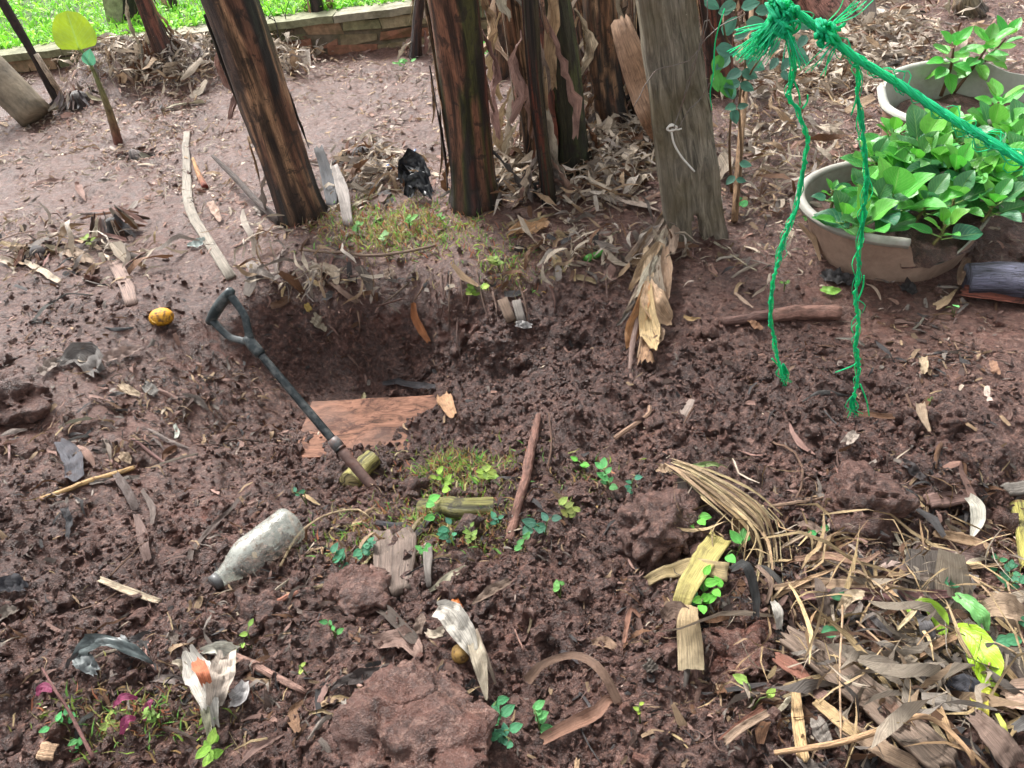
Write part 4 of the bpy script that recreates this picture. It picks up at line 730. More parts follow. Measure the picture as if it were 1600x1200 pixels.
RB('dry_leaf', 'round brown leaf tip behind the square tan leaf piece', LF, [(1036, 985, .02), (1052, 982, .04), (1070, 990, .04)], [16, 26, 22], (.16, .10, .075), M_DRY, .02)
RB('dry_leaf', 'brown leaf strip arching over a small hollow at bottom centre', LF, [(825, 1072, .01), (850, 1060, .04), (900, 1054, .06), (940, 1076, .06), (968, 1110, .02)], [18, 12, 12, 14, 14], (.21, .13, .09), M_DRY, .01, .1, .02, .3, tilt=.9, stiff=True)
RB('dry_leaf', 'long brown leaf strip lying below the arching leaf', LF, [(848, 1162), (890, 1140), (930, 1122), (955, 1106, .02), (980, 1114)], [16, 20, 22, 18, 3], (.27, .15, .10), M_DRY, .015, .25, .03, .3)
# torn whitish leaves
t = thing('torn_leaf', 'white torn dry leaf curling over a rotten fruit in the lower middle', LF, G(720, 1020))
for pts, w, c_ in [([(688, 975, .03), (705, 985, .05), (725, 1010, .05), (745, 1040, .02)], [22, 44, 40, 18], WHITE), ([(738, 1010, .03), (752, 1045, .03), (762, 1100, .0)], [20, 24, 5], PALE), ([(672, 1002, .02), (682, 1012, .03), (700, 1010, .04)], [8, 14, 16], PALE), ([(745, 1005, .03), (765, 1050, .02), (776, 1075, .0)], [14, 10, 3], (.4, .32, .25))]: RB('leaf_lobe', None, None, pts, w, c_, M_DRY, .015, .25, .08, .5, parent=t, tilt=.7, stiff=True)
p = G(722, 1030, .02); V, f = ICO3; mb = MB(); mb.add(V*15*mpp(p)*(1+.2*(fbm(V*1.5, 5, 3)-.5)[:, None])+p, f, (.30, .18, .05)); mb.build('rotten_fruit', M_PEEL, origin=p, label='small yellow rotten fruit inside the white torn leaf', cat='fruit')
t = thing('torn_leaf', 'white and orange stained torn leaf standing up at the lower left', LF, G(345, 1110))
for pts, w, c_ in [([(340, 1140, .0), (338, 1110, .03), (330, 1080, .06), (318, 1055, .08)], [12, 34, 44, 20], WHITE), ([(345, 1120, .02), (362, 1090, .05), (375, 1060, .07)], [18, 40, 26], (.6, .5, .42)), ([(312, 1080, .03), (300, 1065, .05), (285, 1058, .04)], [14, 14, 4], PALE), ([(378, 1040, .03), (360, 1045, .06), (335, 1048, .06)], [22, 26, 10], WHITE), ([(370, 1110, .02), (388, 1105, .03), (395, 1085, .03)], [16, 26, 10], (.6, .58, .55)), ([(333, 1075, .085), (340, 1090, .075), (342, 1100, .06)], [10, 20, 14], (.6, .2, .10)), ([(337, 1150, .01), (338, 1170, .01), (335, 1130, .04)], [14, 10, 16], (.3, .3, .2))]: RB('leaf_lobe', None, None, pts, w, c_, M_DRY, .015, .3, .1, .6, parent=t, tilt=.75, stiff=True)
t = thing('plastic_scrap', 'crumpled dark grey plastic scrap on the soil at the lower left', 'plastic scrap', G(180, 1040))
for pts, w, c_ in [([(118, 1040, .01), (145, 1030, .03), (180, 1026, .045), (215, 1032, .03), (245, 1046, .01)], [5, 34, 16, 18, 4], (.07, .085, .085)), ([(122, 1038, .01), (140, 1046, .02), (158, 1060, .005)], [8, 28, 14], (.13, .14, .14)), ([(195, 1014, .02), (205, 1020, .03), (216, 1026, .02)], [12, 18, 10], (.17, .18, .18))]: RB('fold', None, None, pts, w, c_, M_FILM, .012, .1, .16, .6, parent=t, tilt=.6, stiff=True)
RB('dry_leaf', 'white curled leaf standing in a dark gap at the right', LF, [(1506, 795, .03), (1518, 815, .04), (1520, 835, .03), (1514, 850, .01)], [12, 20, 18, 4], WHITE, M_DRY, .01, .3, .03, .2, tilt=.8, stiff=True)
RB('bark_block', 'flat reddish bark slab on the loose soil at the right', 'bark', [(1445, 795), (1480, 788), (1522, 782)], [22, 26, 20], (.20, .12, .10), M_WOOD, .025, .05, .03, .3, thick=.012)
RB('bark_block', 'grey flat piece of wood at the right edge above the yellow green stem', 'bark', [(1565, 780), (1590, 776), (1625, 778)], [18, 20, 20], (.17, .15, .13), M_WOOD, .03, .03, .02, .2, thick=.012)
RB('dry_leaf', 'long brown leaf in the loose soil below the right hand green strand', LF, [(1338, 655), (1380, 660), (1425, 655), (1448, 640, .02)], [8, 9, 10, 8], BR, M_DRY, .02)
RB('dry_leaf', 'pale curled leaf flap at the right end of the long brown leaf', LF, [(1432, 650, .02), (1436, 668, .02), (1450, 684)], [14, 14, 4], (.38, .28, .2), M_DRY, .02, .2)
# sticks of the left slope
TB('stick', 'straight yellowish stick lying on the left slope', 'stick', [(65, 782), (105, 768), (150, 752), (213, 733)], [3.5, 4, 4.5, 4], (.46, .28, .12), M_STRAW)
RB('stick', 'pale split stick lying left of the bottle', 'stick', [(160, 911), (205, 930), (254, 946)], [9, 12, 8], (.50, .40, .28), M_STRAW, .015, .3, .02, .3, thick=.005)
TB('stick', 'reddish grey stick at the lower left centre', 'stick', [(370, 1028), (410, 1048), (460, 1075), (480, 1085)], [6, 6.5, 6, 4], (.30, .18, .14))
TB('stick', 'short red barked stick just right of the bottle neck', 'stick', [(425, 946), (445, 938), (466, 928)], [4, 5, 4], (.36, .15, .10))
TB('stick', 'brown twig crossing the base of the bottle', 'stick', [(456, 815, .03), (466, 835, .02), (478, 850), (500, 872)], [2, 2.6, 2, 1.5], (.16, .08, .05))
TB('twig', 'thin pale curved twig running from the bottle to the weeds', 'twig', [(440, 890, .01), (470, 845, .02), (510, 815, .02), (560, 805, .02), (580, 812)], [2, 2, 1.6], (.45, .33, .2))
TB('stick', 'black charred stick in front of the cut banana stem', 'stick', [(590, 820), (620, 825), (648, 828)], [5, 6, 4], (.03, .03, .035))
TB('stick', 'dark stick leaning up from the litter left of the large leaning stem', 'stick', [(345, 278, .10), (375, 300, .06), (405, 325, .02), (440, 352)], [3, 5, 5, 6], (.05, .035, .028), stiff=True)
TB('root', 'red and yellow tipped young shoot beside the pale wooden strip', 'shoot', [(322, 296), (313, 280, .02), (308, 265, .05)], [5, 4, 2], (.16, .03, .02), col2=(.6, .35, .15))
for k, (x, y, w) in enumerate([(545, 330, 14), (520, 300, 16)]): RB('charred_wood', ['pale grey rotten bark slab leaning at the foot of the leaning banana stem', 'black charred bark slab leaning at the foot of the leaning banana stem'][k], 'bark', [(x, y+25), (x-4, y-5, .05), (x-12, y-28, .12)], [w, w+6, w-2], [(.26, .23, .20), (.045, .045, .05)][k], M_WOOD, .01, .2, .04, .5, thick=.012, tilt=.85, stiff=True)
for k, (pts, w, c_, lab) in enumerate([
    ([(95, 575), (130, 560), (155, 590)], [10, 46, 30], (.16, .14, .13), 'large grey flat leaf on the left bank below the fruit'), ([(165, 565), (190, 560), (222, 548)], [14, 26, 8], (.42, .31, .26), 'pinkish leaf right of the large grey flat leaf'), ([(66, 590), (85, 572), (100, 565)], [12, 22, 14], (.33, .27, .22), 'curled hollow leaf left of the large grey flat leaf'), ([(100, 395), (125, 405), (150, 415)], [20, 24, 6], (.38, .28, .2), 'tan pointed leaf below the black stump'), ([(35, 410), (60, 425), (95, 445)], [8, 10, 7], PALE, 'long pale leaf strip on the left edge of the upper litter'), ([(0, 408), (25, 415), (50, 400)], [8, 12, 8], PALE, 'pale leaf strip touching the left picture edge'), ([(295, 388), (310, 384), (322, 380)], [4, 14, 10], (.5, .6, .55), 'small pale bluish leaf left of the bent wooden strip'), ([(330, 320), (338, 335), (346, 350)], [10, 14, 8], (.5, .34, .26), 'small pinkish leaf right of the bent wooden strip'),
    ([(390, 415), (405, 430), (430, 440)], [10, 20, 8], (.28, .24, .21), 'grey crumpled leaf on the lip of the pit'), ([(500, 420), (520, 430), (528, 448)], [12, 18, 8], (.45, .36, .26), 'pale curled leaf hanging on the lip of the pit'), ([(605, 425), (612, 440)], [12, 16], (.5, .38, .3), 'small pale leaf at the middle of the pit lip'), ([(515, 445), (535, 460), (560, 478)], [4, 7, 9], (.3, .2, .15), 'narrow brown leaf slipping into the pit'), ([(490, 500), (500, 510), (512, 520)], [16, 22, 8], (.4, .33, .25), 'crumpled tan leaf caught on the back wall of the pit'), ([(480, 480), (486, 492)], [8, 10], (.55, .38, .12), 'small yellowish leaf on the back wall of the pit'), ([(690, 620), (700, 640), (708, 655)], [12, 26, 14], (.52, .30, .17), 'orange tan torn leaf at the right corner of the board'), ([(548, 640), (560, 655), (572, 625, .02)], [6, 16, 4], (.42, .37, .22), 'greenish tan leaf lying on the old board'), ([(535, 672), (550, 650), (572, 622)], [3, 14, 6], (.45, .40, .25), 'long pointed leaf across the old board'), ([(600, 604), (640, 606), (688, 610)], [8, 12, 6], (.05, .045, .05), 'black wet leaf along the far edge of the board'),
    ([(1148, 463), (1160, 475), (1176, 487)], [3, 6, 2], (.55, .40, .3), 'small pale splinter on the soil right of the dry leaf bunch'), ([(1170, 505), (1185, 520)], [10, 12], (.4, .22, .12), 'small orange brown leaf beside the broken stick'), ([(1068, 500), (1080, 505), (1095, 503)], [5, 9, 3], (.55, .36, .18), 'small tan leaf right of the dry leaf bunch tip'), ([(1028, 738), (1048, 740)], [14, 14], (.48, .33, .22), 'small square tan leaf left of the straw bundle'), ([(1320, 700), (1330, 690), (1338, 685)], [14, 16, 8], (.55, .47, .38), 'small whitish leaf below the right hand green strand'), ([(1440, 565), (1442, 590)], [12, 10], (.55, .42, .28), 'upright tan chip on the right soil'), ([(1548, 570), (1552, 590)], [10, 12], (.45, .26, .17), 'small rust leaf at the right edge of the trodden soil'), ([(1410, 730), (1425, 745), (1440, 755)], [12, 18, 12], (.09, .08, .08), 'black flat leaf between the clods at the right'),
    ([(560, 940), (600, 960), (650, 1010)], [14, 20, 16], (.08, .06, .05), 'dark wet leaf above the large clod at the bottom'), ([(590, 1010), (630, 1005), (658, 1030)], [20, 34, 16], (.26, .17, .14), 'broad brown leaf above the large clod at the bottom'), ([(520, 1085), (560, 1065), (610, 1048)], [4, 24, 6], (.08, .065, .06), 'black pointed leaf on the left of the large bottom clod'), ([(470, 1150), (460, 1120), (478, 1100)], [10, 20, 6], (.22, .12, .07), 'brown curled leaf left of the large bottom clod'), ([(655, 995), (660, 970), (662, 965)], [12, 16, 4], (.24, .17, .13), 'upright brown leaf left of the white torn leaf'), ([(740, 950), (770, 930), (798, 915)], [4, 16, 12], (.24, .17, .13), 'brown curled leaf right of the orange peel'), ([(1000, 970), (985, 960), (975, 1010)], [5, 8, 5], (.3, .15, .1), 'rust stalk on the lower middle soil'), ([(925, 1010), (945, 1012), (960, 1020)], [8, 16, 10], (.36, .24, .16), 'small two tone leaf in the lower middle'), ([(1010, 1040), (1020, 1055)], [18, 20], (.13, .11, .09), 'dark leaf flake left of the square tan leaf piece'), ([(540, 1100), (545, 1130)], [8, 10], (.38, .35, .29), 'small grey leaf strip on the bottom clod'),
    ([(95, 695), (115, 720), (120, 755)], [14, 26, 24], (.10, .10, .115), 'large bluish black wet leaf on the left slope'), ([(105, 800), (112, 820), (110, 845)], [12, 14, 8], (.05, .05, .055), 'black leaf below the large bluish black leaf'), ([(180, 740), (200, 770), (215, 800)], [8, 14, 10], (.12, .09, .08), 'dark brown leaf on the left slope below the yellowish stick'), ([(215, 810), (228, 845), (235, 880)], [8, 14, 10], (.20, .13, .11), 'long brown leaf running down toward the pale split stick'), ([(225, 770), (240, 800), (240, 825)], [5, 9, 6], (.18, .14, .12), 'forked grey brown leaf right of the dark brown leaf'), ([(300, 880), (330, 835), (395, 775)], [8, 10, 6], (.15, .115, .10), 'long grey leaf strip above the bottle'), ([(190, 715), (200, 720), (208, 728)], [10, 18, 6], (.5, .38, .26), 'pale curled leaf at the end of the yellowish stick'), ([(228, 605), (240, 615), (248, 622)], [12, 16, 10], (.26, .24, .22), 'grey square leaf flake on the left slope'), ([(190, 605), (205, 615), (222, 622)], [10, 12, 5], (.58, .46, .32), 'pale straw coloured leaf on the left slope'), ([(275, 668), (280, 680), (277, 690)], [5, 8, 5], (.65, .66, .6), 'tiny white leaf scrap on the left slope'), ([(0, 925), (20, 918), (45, 925)], [14, 26, 12], (.06, .06, .07), 'black frayed leaf at the left picture edge'), ([(0, 975), (15, 962), (35, 958)], [8, 20, 4], (.22, .18, .15), 'grey pointed leaf at the left picture edge'), ([(265, 1005), (275, 1000), (278, 1012)], [8, 12, 6], (.14, .11, .09), 'dark leaf flake right of the plastic scrap'),
    ]): RB('dry_leaf', lab, LF, pts, w, c_, M_DRY, .014, .2, .09, .5, tilt=.6, edge=.12)
for k, (pts, rr, lab) in enumerate([([(1205, 695), (1245, 720), (1252, 760), (1240, 790)], 2.2, 'thin bent root on the loose soil left of the big rough clod'), ([(1200, 797), (1250, 790), (1300, 783)], 3, 'dark thin root pointing at the big rough clod'), ([(1283, 775), (1292, 790), (1298, 808)], 2.2, 'short pale twig by the left side of the big rough clod'), ([(1415, 622), (1422, 640), (1428, 655)], 2, 'short pale twig above the brown leaf at the right'), ([(1085, 640), (1075, 655), (1068, 668)], 1.8, 'tiny pale root on the loose soil slope'), ([(960, 690), (1010, 655), (1015, 640)], 4.5, 'dark soil covered root on the loose slope'), ([(855, 740), (862, 700), (858, 650)], 1.5, 'hair thin root beside the reddish branch'), ([(1490, 540), (1500, 565), (1510, 590)], 1.3, 'thin dark root across the trodden soil'), ([(175, 905), (200, 880), (235, 850)], 1.6, 'fine twig above the pale split stick'), ([(125, 960), (165, 945), (205, 915)], 1.6, 'fine dark twig left of the pale split stick'), ([(610, 1105), (622, 1130), (632, 1165), (645, 1185)], 1.6, 'hair like root over the very large bottom clod')]): TB('root', lab, 'root', pts, [rr, rr*.7], rnd.choice([(.16, .09, .06), (.28, .18, .12)]), sides=6, lift=.012)
# magenta leaf plant lower left
t = thing('magenta_weed', 'uprooted weed with magenta leaves at the lower left', 'weed', G(110, 1120)); TB('stem', None, None, [(80, 1060, .02), (105, 1100, .03), (125, 1130, .03), (160, 1200, .02)], [1.5, 2.2, 2.6, 2.6], (.20, .09, .08), parent=t, lift=.02)
for pts in ([(100, 1100, .03), (88, 1098, .04), (76, 1108, .03)], [(190, 1120, .02), (210, 1110, .03), (228, 1108, .02)], [(235, 1138, .01), (245, 1118, .02), (250, 1110, .02)], [(200, 1160, .01), (215, 1145, .03), (225, 1140, .02)]): RB('leaf', None, None, pts, [6, 15, 5], (.28, .05, .12), M_WEED, .02, .1, parent=t, stiff=True)
RB('wood_chip', 'pale square wood chip at the bottom left corner area', 'wood chip', [(68, 1180), (80, 1182), (94, 1184)], [24, 26, 22], (.5, .33, .2), M_WOOD, .02, 0, .01, .1, thick=.01)

# ------------------------------------------------------------ the bunch of dead banana leaf hanging beside the post
t = thing('dead_leaf_bunch', 'drooping bunch of dead tan banana leaf hanging into the pit beside the post', 'dead leaf', G(1050, 340))
BL = [([(1050, 312, .10), (1035, 345, .08), (1010, 385, .05), (985, 410, .03)], [8, 18, 26, 18], TAN), ([(1048, 310, .12), (1040, 350, .10), (1030, 385, .08), (1018, 420, .06)], [8, 20, 22, 14], PALE), ([(1045, 330, .09), (1022, 370, .08), (1002, 400, .06)], [8, 22, 16], (.36, .27, .2)), ([(1052, 320, .12), (1050, 360, .10), (1046, 395, .08)], [10, 26, 14], (.33, .24, .18)),
      ([(1030, 380, .10), (1014, 410, .09), (995, 440, .07), (985, 455, .05)], [8, 20, 22, 10], TAN), ([(1026, 400, .10), (1022, 430, .10), (1028, 462, .08)], [10, 22, 24], (.34, .27, .20)), ([(1010, 385, .1), (1012, 430, .11), (1008, 465, .10)], [10, 26, 30], (.45, .33, .21)), ([(1040, 385, .09), (1040, 430, .09), (1038, 472, .06)], [8, 22, 16], (.40, .29, .19)), ([(1022, 410, .1), (1000, 450, .09), (984, 480, .06), (974, 492, .05)], [8, 14, 14, 6], (.30, .21, .16)),
      ([(1014, 440, .12), (1020, 475, .12), (1040, 500, .08), (1046, 508, .06)], [10, 24, 38, 14], (.48, .36, .22)), ([(1012, 440, .12), (1012, 480, .12), (1018, 520, .09), (1024, 545, .06)], [10, 22, 34, 18], (.50, .37, .2)), ([(1010, 445, .12), (1002, 480, .11), (990, 515, .08), (982, 545, .05)], [10, 20, 30, 14], (.50, .27, .13)), ([(1020, 500, .08), (1028, 520, .07), (1030, 535, .05)], [12, 18, 10], (.4, .3, .2)), ([(1000, 480, .10), (988, 540, .07), (984, 575, .03)], [6, 8, 4], (.36, .25, .2)), ([(1005, 520, .08), (1010, 545, .07), (1005, 562, .04)], [14, 26, 22], (.42, .25, .16)), ([(990, 470, .06), (972, 500, .05), (964, 508, .04)], [4, 8, 5], (.2, .18, .16)),
      ([(1036, 340, .11), (1012, 372, .09), (990, 395, .06), (978, 408, .03)], [6, 12, 16, 8], PALE), ([(1028, 400, .12), (1010, 432, .12), (1000, 462, .10)], [8, 16, 14], PALE)]
for pts, w, c_ in BL:
    SEED[0] += 1; Pp = smooth([G(p_[0], p_[1])*0+at_t(p_[0], p_[1], np.linalg.norm(G(p_[0], p_[1]+8)-CAMP)-p_[2]) for p_ in pts], 14); mb = MB(); k = mpp(Pp[0])
    ribbon(mb, Pp, np.array(w)*k, toCam(Pp[5], .95), nx=8, cup=rnd.choice([.35, -.35, .45]), ruff=.07, seed=SEED[0], col=jit(c_), torn=.5, edge=.10, twist=rnd.uniform(-.5, .5)); mb.build('leaf_blade', M_DRY, t)
mb = MB(); Pp = smooth([at_t(a, b, np.linalg.norm(G(a, b+8)-CAMP)-.06) for a, b in [(1052, 310), (1034, 380), (1020, 430), (1008, 500), (996, 560)]], 16); tube(mb, Pp, [.008, .006, .003], 7, (.3, .2, .12)); mb.build('midrib', M_STICK, t)

# ------------------------------------------------------------ straw bundle
t = thing('straw_bundle', 'bundle of long yellowish fibres bending over the soil right of the big clod', 'straw', G(1150, 800))
for k in range(36):
    o_ = rnd.gauss(0, 1.5); q_ = rnd.gauss(0, 1); c_ = jit(rnd.choice([(.36, .26, .14), (.44, .32, .18), (.28, .19, .10), (.40, .30, .17), (.18, .115, .07)]), .2)
    pts = [(1052+o_*4, 738+q_*5, .02), (1090+o_*8, 768+q_*6, .05), (1140+o_*12, 805+q_*9, .06), (1185+o_*12, 840+q_*12, .05), (1200+o_*9, 880+q_*10, .03), (1200+o_*12, 925+q_*14, .01)][rnd.choice([0, 0, 1]):rnd.choice([4, 5, 6])]
    P_ = drape(pts, 14, .008, stiff=True); mb = MB(); ribbon(mb, P_, np.array([1, 3, 3, 1])*rnd.uniform(.5, 1.7)*mpp(P_[5]), toCam(P_[5]), nx=2, cup=.3, ruff=.05, seed=k, col=c_, torn=.6); mb.build('fibre', M_STRAW, t)
for k in range(8):
    a_ = (1165+rnd.uniform(-35, 35), 830+rnd.uniform(-30, 30)); b_ = (a_[0]+rnd.uniform(-30, 60), a_[1]+rnd.uniform(20, 70)); TB('loose_fibre', None, None, [a_+(.04,), ((a_[0]+b_[0])/2+rnd.uniform(-14, 14), (a_[1]+b_[1])/2, .04), b_], [1.2, .9], STRAW, M_STRAW, parent=t, sides=5, lift=.01, rough_=0)
for k, (pts, w, c_, lab) in enumerate([([(1062, 765, .03), (1066, 790, .03), (1062, 815, .01), (1065, 835)], [12, 18, 20, 12], (.10, .08, .07), 'dark drooping leaf under the head of the straw bundle'), ([(1078, 768, .03), (1085, 800, .01), (1078, 825)], [10, 12, 8], (.15, .12, .1), 'second dark narrow leaf under the straw bundle head'), ([(1075, 738), (1105, 732), (1136, 738)], [8, 10, 5], (.30, .42, .16), 'pale green flat stalk behind the straw bundle'), ([(1150, 820, .02), (1152, 845), (1155, 862)], [14, 22, 12], (.40, .27, .15), 'short tan leaf hanging under the straw bundle'), ([(1080, 795), (1088, 805), (1094, 812)], [10, 14, 7], (.6, .6, .28), 'small pale yellow seed husk beside the dark drooping leaf')]): RB('dry_leaf', lab, LF, pts, w, c_, M_DRY, .014, .25, .05, .4)

# ------------------------------------------------------------ litter pile, lower right
PILE = [  # points, width, colour, name, label, category, thickness
 ([(1222, 1012), (1290, 1060), (1350, 1110), (1420, 1170), (1470, 1215)], [34, 48, 52, 54, 50], (.17, .12, .09), 'stem_slab', 'thick weathered grey brown stem slab lying diagonally through the lower right litter', 'banana stem', .02),
 ([(1208, 935), (1270, 928), (1330, 933), (1408, 940)], [12, 18, 24, 14], (.46, .31, .20), 'leaf_sheath', 'long tan sheath lying level across the top of the lower right litter', 'dry sheath', .006),
 ([(1250, 948), (1330, 945), (1400, 948), (1505, 945)], [16, 20, 20, 8], (.26, .14, .13), 'leaf_sheath', 'purplish brown sheath under the level tan sheath', 'dry sheath', .006),
 ([(1385, 916), (1450, 910), (1500, 905), (1560, 898)], [7, 9, 9, 6], (.36, .24, .14), 'dry_stalk', 'straight brown stalk below the pale leaves at the right', 'stalk', .005),
 ([(1210, 950), (1250, 925), (1300, 905)], [5, 8, 3], (.48, .32, .18), 'dry_stalk', 'short tan stalk rising at the left end of the level sheath', 'stalk', .004),
 ([(1222, 1088), (1290, 1075), (1370, 1080), (1440, 1098)], [8, 14, 18, 12], (.47, .34, .18), 'dry_stalk', 'flattened straw stalk lying over the diagonal stem slab', 'stalk', .004),
 ([(1220, 1105), (1260, 1088), (1330, 1058), (1372, 1042)], [4, 8, 8, 4], (.5, .38, .22), 'dry_stalk', 'thin split straw stalk crossing above the flattened one', 'stalk', .003),
 ([(1240, 1096), (1242, 1140), (1248, 1200)], [14, 20, 20], (.52, .36, .18), 'dry_stalk', 'broad upright straw coloured stalk at the bottom near the large pile', 'stalk', .006),
 ([(1440, 1090), (1462, 1130), (1480, 1175)], [12, 14, 8], (.48, .32, .17), 'dry_stalk', 'tan stalk pointing down right of the diagonal slab', 'stalk', .005),
 ([(1425, 1105), (1450, 1145), (1472, 1180)], [6, 10, 8], (.62, .5, .3), 'dry_stalk', 'pale straw stalk beside the tan downward stalk', 'stalk', .004),
 ([(1270, 1110), (1310, 1145), (1350, 1180)], [22, 26, 16], (.5, .36, .19), 'leaf_sheath', 'ribbed straw coloured sheath along the lower side of the slab', 'dry sheath', .004),
 ([(1310, 1150), (1370, 1185), (1430, 1215)], [28, 34, 30], (.36, .25, .17), 'leaf_sheath', 'wide brown sheath at the bottom under the curved vine', 'dry sheath', .004),
 ([(1208, 1042), (1240, 1062), (1262, 1080)], [20, 30, 14], (.30, .13, .09), 'leaf_sheath', 'rusty red torn sheath at the upper left end of the slab', 'dry sheath', .004),
 ([(1305, 1000), (1320, 1030), (1338, 1055)], [16, 20, 14], (.38, .22, .13), 'leaf_sheath', 'orange brown sheath standing between slab and green leaves', 'dry sheath', .004),
 ([(1305, 985, .04), (1320, 975, .05), (1340, 968, .04)], [12, 24, 20], (.66, .52, .36), 'dry_leaf', 'small pale cream leaf square in the lower right litter', LF, 0),
 ([(1270, 935, .03), (1275, 960, .04), (1285, 985, .01)], [8, 22, 14], (.16, .12, .10), 'dry_leaf', 'dark brown upright curled leaf below the level sheath', LF, 0),
 ([(1203, 960, .01), (1210, 985, .03), (1215, 1000)], [8, 16, 8], (.5, .46, .4), 'dry_leaf', 'small whitish curled leaf left of the lower right litter', LF, 0),
 ([(1350, 975), (1370, 995), (1388, 1010)], [10, 14, 8], (.10, .09, .09), 'dry_leaf', 'black leaf strip right of the pale cream leaf', LF, 0),
 ([(1370, 945, .03), (1395, 970, .03), (1410, 990, .02)], [6, 8, 5], (.46, .3, .16), 'dry_stalk', 'thin tan stalk crossing below the level sheath', 'stalk', .003),
 ([(1390, 1020, .04), (1410, 1000, .05), (1425, 975, .05)], [5, 9, 5], (.52, .40, .24), 'dry_stalk', 'pale stalk rising toward the upper green leaf', 'stalk', .003),
 ([(1425, 1055, .03), (1455, 1040, .04), (1495, 1022, .04)], [10, 14, 16], (.30, .18, .10), 'dry_stalk', 'broken brown stalk with split end left of the lime leaf', 'stalk', .006),
 ([(1425, 1000, .04), (1432, 1020, .05), (1445, 1040, .02)], [14, 22, 8], (.14, .13, .13), 'dry_leaf', 'grey black pointed leaf left of the broken brown stalk', LF, 0),
 ([(1475, 1115), (1495, 1100, .03), (1515, 1110, .02)], [28, 44, 28], (.085, .085, .10), 'dry_leaf', 'dark slate coloured leaf flake right of the lime leaf', LF, 0),
 ([(1550, 1115, .02), (1580, 1125, .04), (1615, 1130, .03)], [30, 52, 50], (.60, .42, .32), 'dry_leaf', 'large pale pinkish leaf at the lower right edge', LF, 0),
 ([(1520, 985, .03), (1550, 990, .05), (1585, 995, .03)], [24, 40, 20], (.45, .31, .21), 'dry_leaf', 'large tan curled leaf at the right edge above the lime leaf', LF, 0),
 ([(1520, 1030, .02), (1560, 1075, .02), (1610, 1130, .01)], [8, 12, 12], (.40, .27, .15), 'dry_stalk', 'long fibrous tan stalk running down the right edge', 'stalk', .004),
 ([(1495, 1000, .03), (1530, 1040, .03), (1600, 1095, .02)], [14, 18, 20], (.13, .105, .09), 'leaf_sheath', 'dark grey sheath beside the long fibrous stalk', 'dry sheath', .004),
 ([(1510, 1140, .01), (1545, 1180, .02), (1580, 1215)], [30, 46, 44], (.22, .15, .12), 'leaf_sheath', 'broad brown mottled sheath in the lower right corner', 'dry sheath', .004),
 ([(1570, 1165, .02), (1600, 1155, .03), (1640, 1150)], [14, 26, 26], (.20, .19, .18), 'dry_leaf', 'grey curled leaf in the lower right corner', LF, 0),
 ([(1408, 920, .01), (1450, 930, .02), (1500, 922, .01)], [10, 16, 8], (.27, .21, .17), 'dry_leaf', 'grey brown leaf under the straight brown stalk', LF, 0),
 ([(1425, 870), (1470, 885), (1520, 890)], [18, 30, 16], (.22, .15, .13), 'leaf_sheath', 'greyish purple sheath below the dark gap at the right', 'dry sheath', .004),
 ([(1455, 850), (1510, 862), (1540, 872)], [14, 24, 10], (.42, .28, .17), 'leaf_sheath', 'tan torn sheath above the greyish purple one', 'dry sheath', .004),
 ([(1240, 890), (1290, 885), (1340, 895), (1370, 880)], [10, 16, 14, 5], (.40, .25, .17), 'leaf_sheath', 'reddish tan sheath strip above the lower right litter', 'dry sheath', .004),
 ([(1245, 835), (1275, 845), (1290, 860)], [8, 14, 5], (.30, .21, .16), 'dry_leaf', 'brown pointed leaf right of the straw bundle', LF, 0),
 ([(1218, 872), (1240, 858), (1258, 848)], [4, 7, 4], (.42, .32, .22), 'dry_stalk', 'short pale stalk below the brown pointed leaf', 'stalk', .003),
 ([(1140, 920, .03), (1160, 925, .05), (1175, 955, .02), (1178, 980)], [12, 18, 14, 10], (.07, .07, .07), 'dry_leaf', 'black hollow curled leaf right of the yellow stem piece', LF, 0),
 ([(1180, 905, .01), (1200, 935, .02), (1195, 960)], [8, 8, 5], (.25, .17, .12), 'dry_stalk', 'brown fibre stalk at the end of the straw bundle', 'stalk', .003),
 ([(1130, 1175), (1160, 1150), (1198, 1130)], [14, 16, 14], (.40, .28, .2), 'leaf_sheath', 'tan sheath at the bottom left of the lower right litter', 'dry sheath', .004),
 ([(1120, 1172), (1155, 1145), (1190, 1122)], [4, 7, 8], (.20, .08, .05), 'dry_stalk', 'dark red stalk above the bottom tan sheath', 'stalk', .004),
 ([(1270, 1140), (1280, 1160), (1290, 1180)], [22, 34, 20], (.30, .26, .23), 'dry_leaf', 'greyish crumpled leaf under the ribbed straw sheath', LF, 0),
 ([(1350, 1050), (1395, 1075), (1440, 1130)], [10, 14, 12], (.18, .10, .07), 'leaf_sheath', 'dark brown sheath behind the flattened straw stalk', 'dry sheath', .004),
 ([(1310, 1060), (1350, 1085), (1400, 1135), (1425, 1160)], [10, 20, 24, 12], (.20, .12, .085), 'leaf_sheath', 'smooth brown sheath resting on the diagonal slab', 'dry sheath', .004),
]
for k, (pts, w, c_, nm, lab, cat, th) in enumerate(PILE): RB(nm, lab, cat, pts, np.array(w)*(.8 if nm == 'leaf_sheath' else .9), c_, M_WOOD if nm == 'stem_slab' else (M_STRAW if nm == 'dry_stalk' else M_DRY), (.045 if nm == 'stem_slab' else .035), .15 if th == 0 else .22, .05, .5, thick=th, tilt=.55, n=16, nx=6, stiff=nm != 'dry_leaf')
TB('vine', 'long smooth tan vine arching across the bottom of the litter', 'vine', [(1205, 1200, .05), (1290, 1192, .06), (1350, 1180, .07), (1415, 1160, .08), (1455, 1168, .07), (1500, 1200, .05), (1510, 1215, .04)], [4, 5, 5, 5, 4, 3.5], (.42, .26, .14), M_STRAW, rough_=.04, n=30, stiff=True)
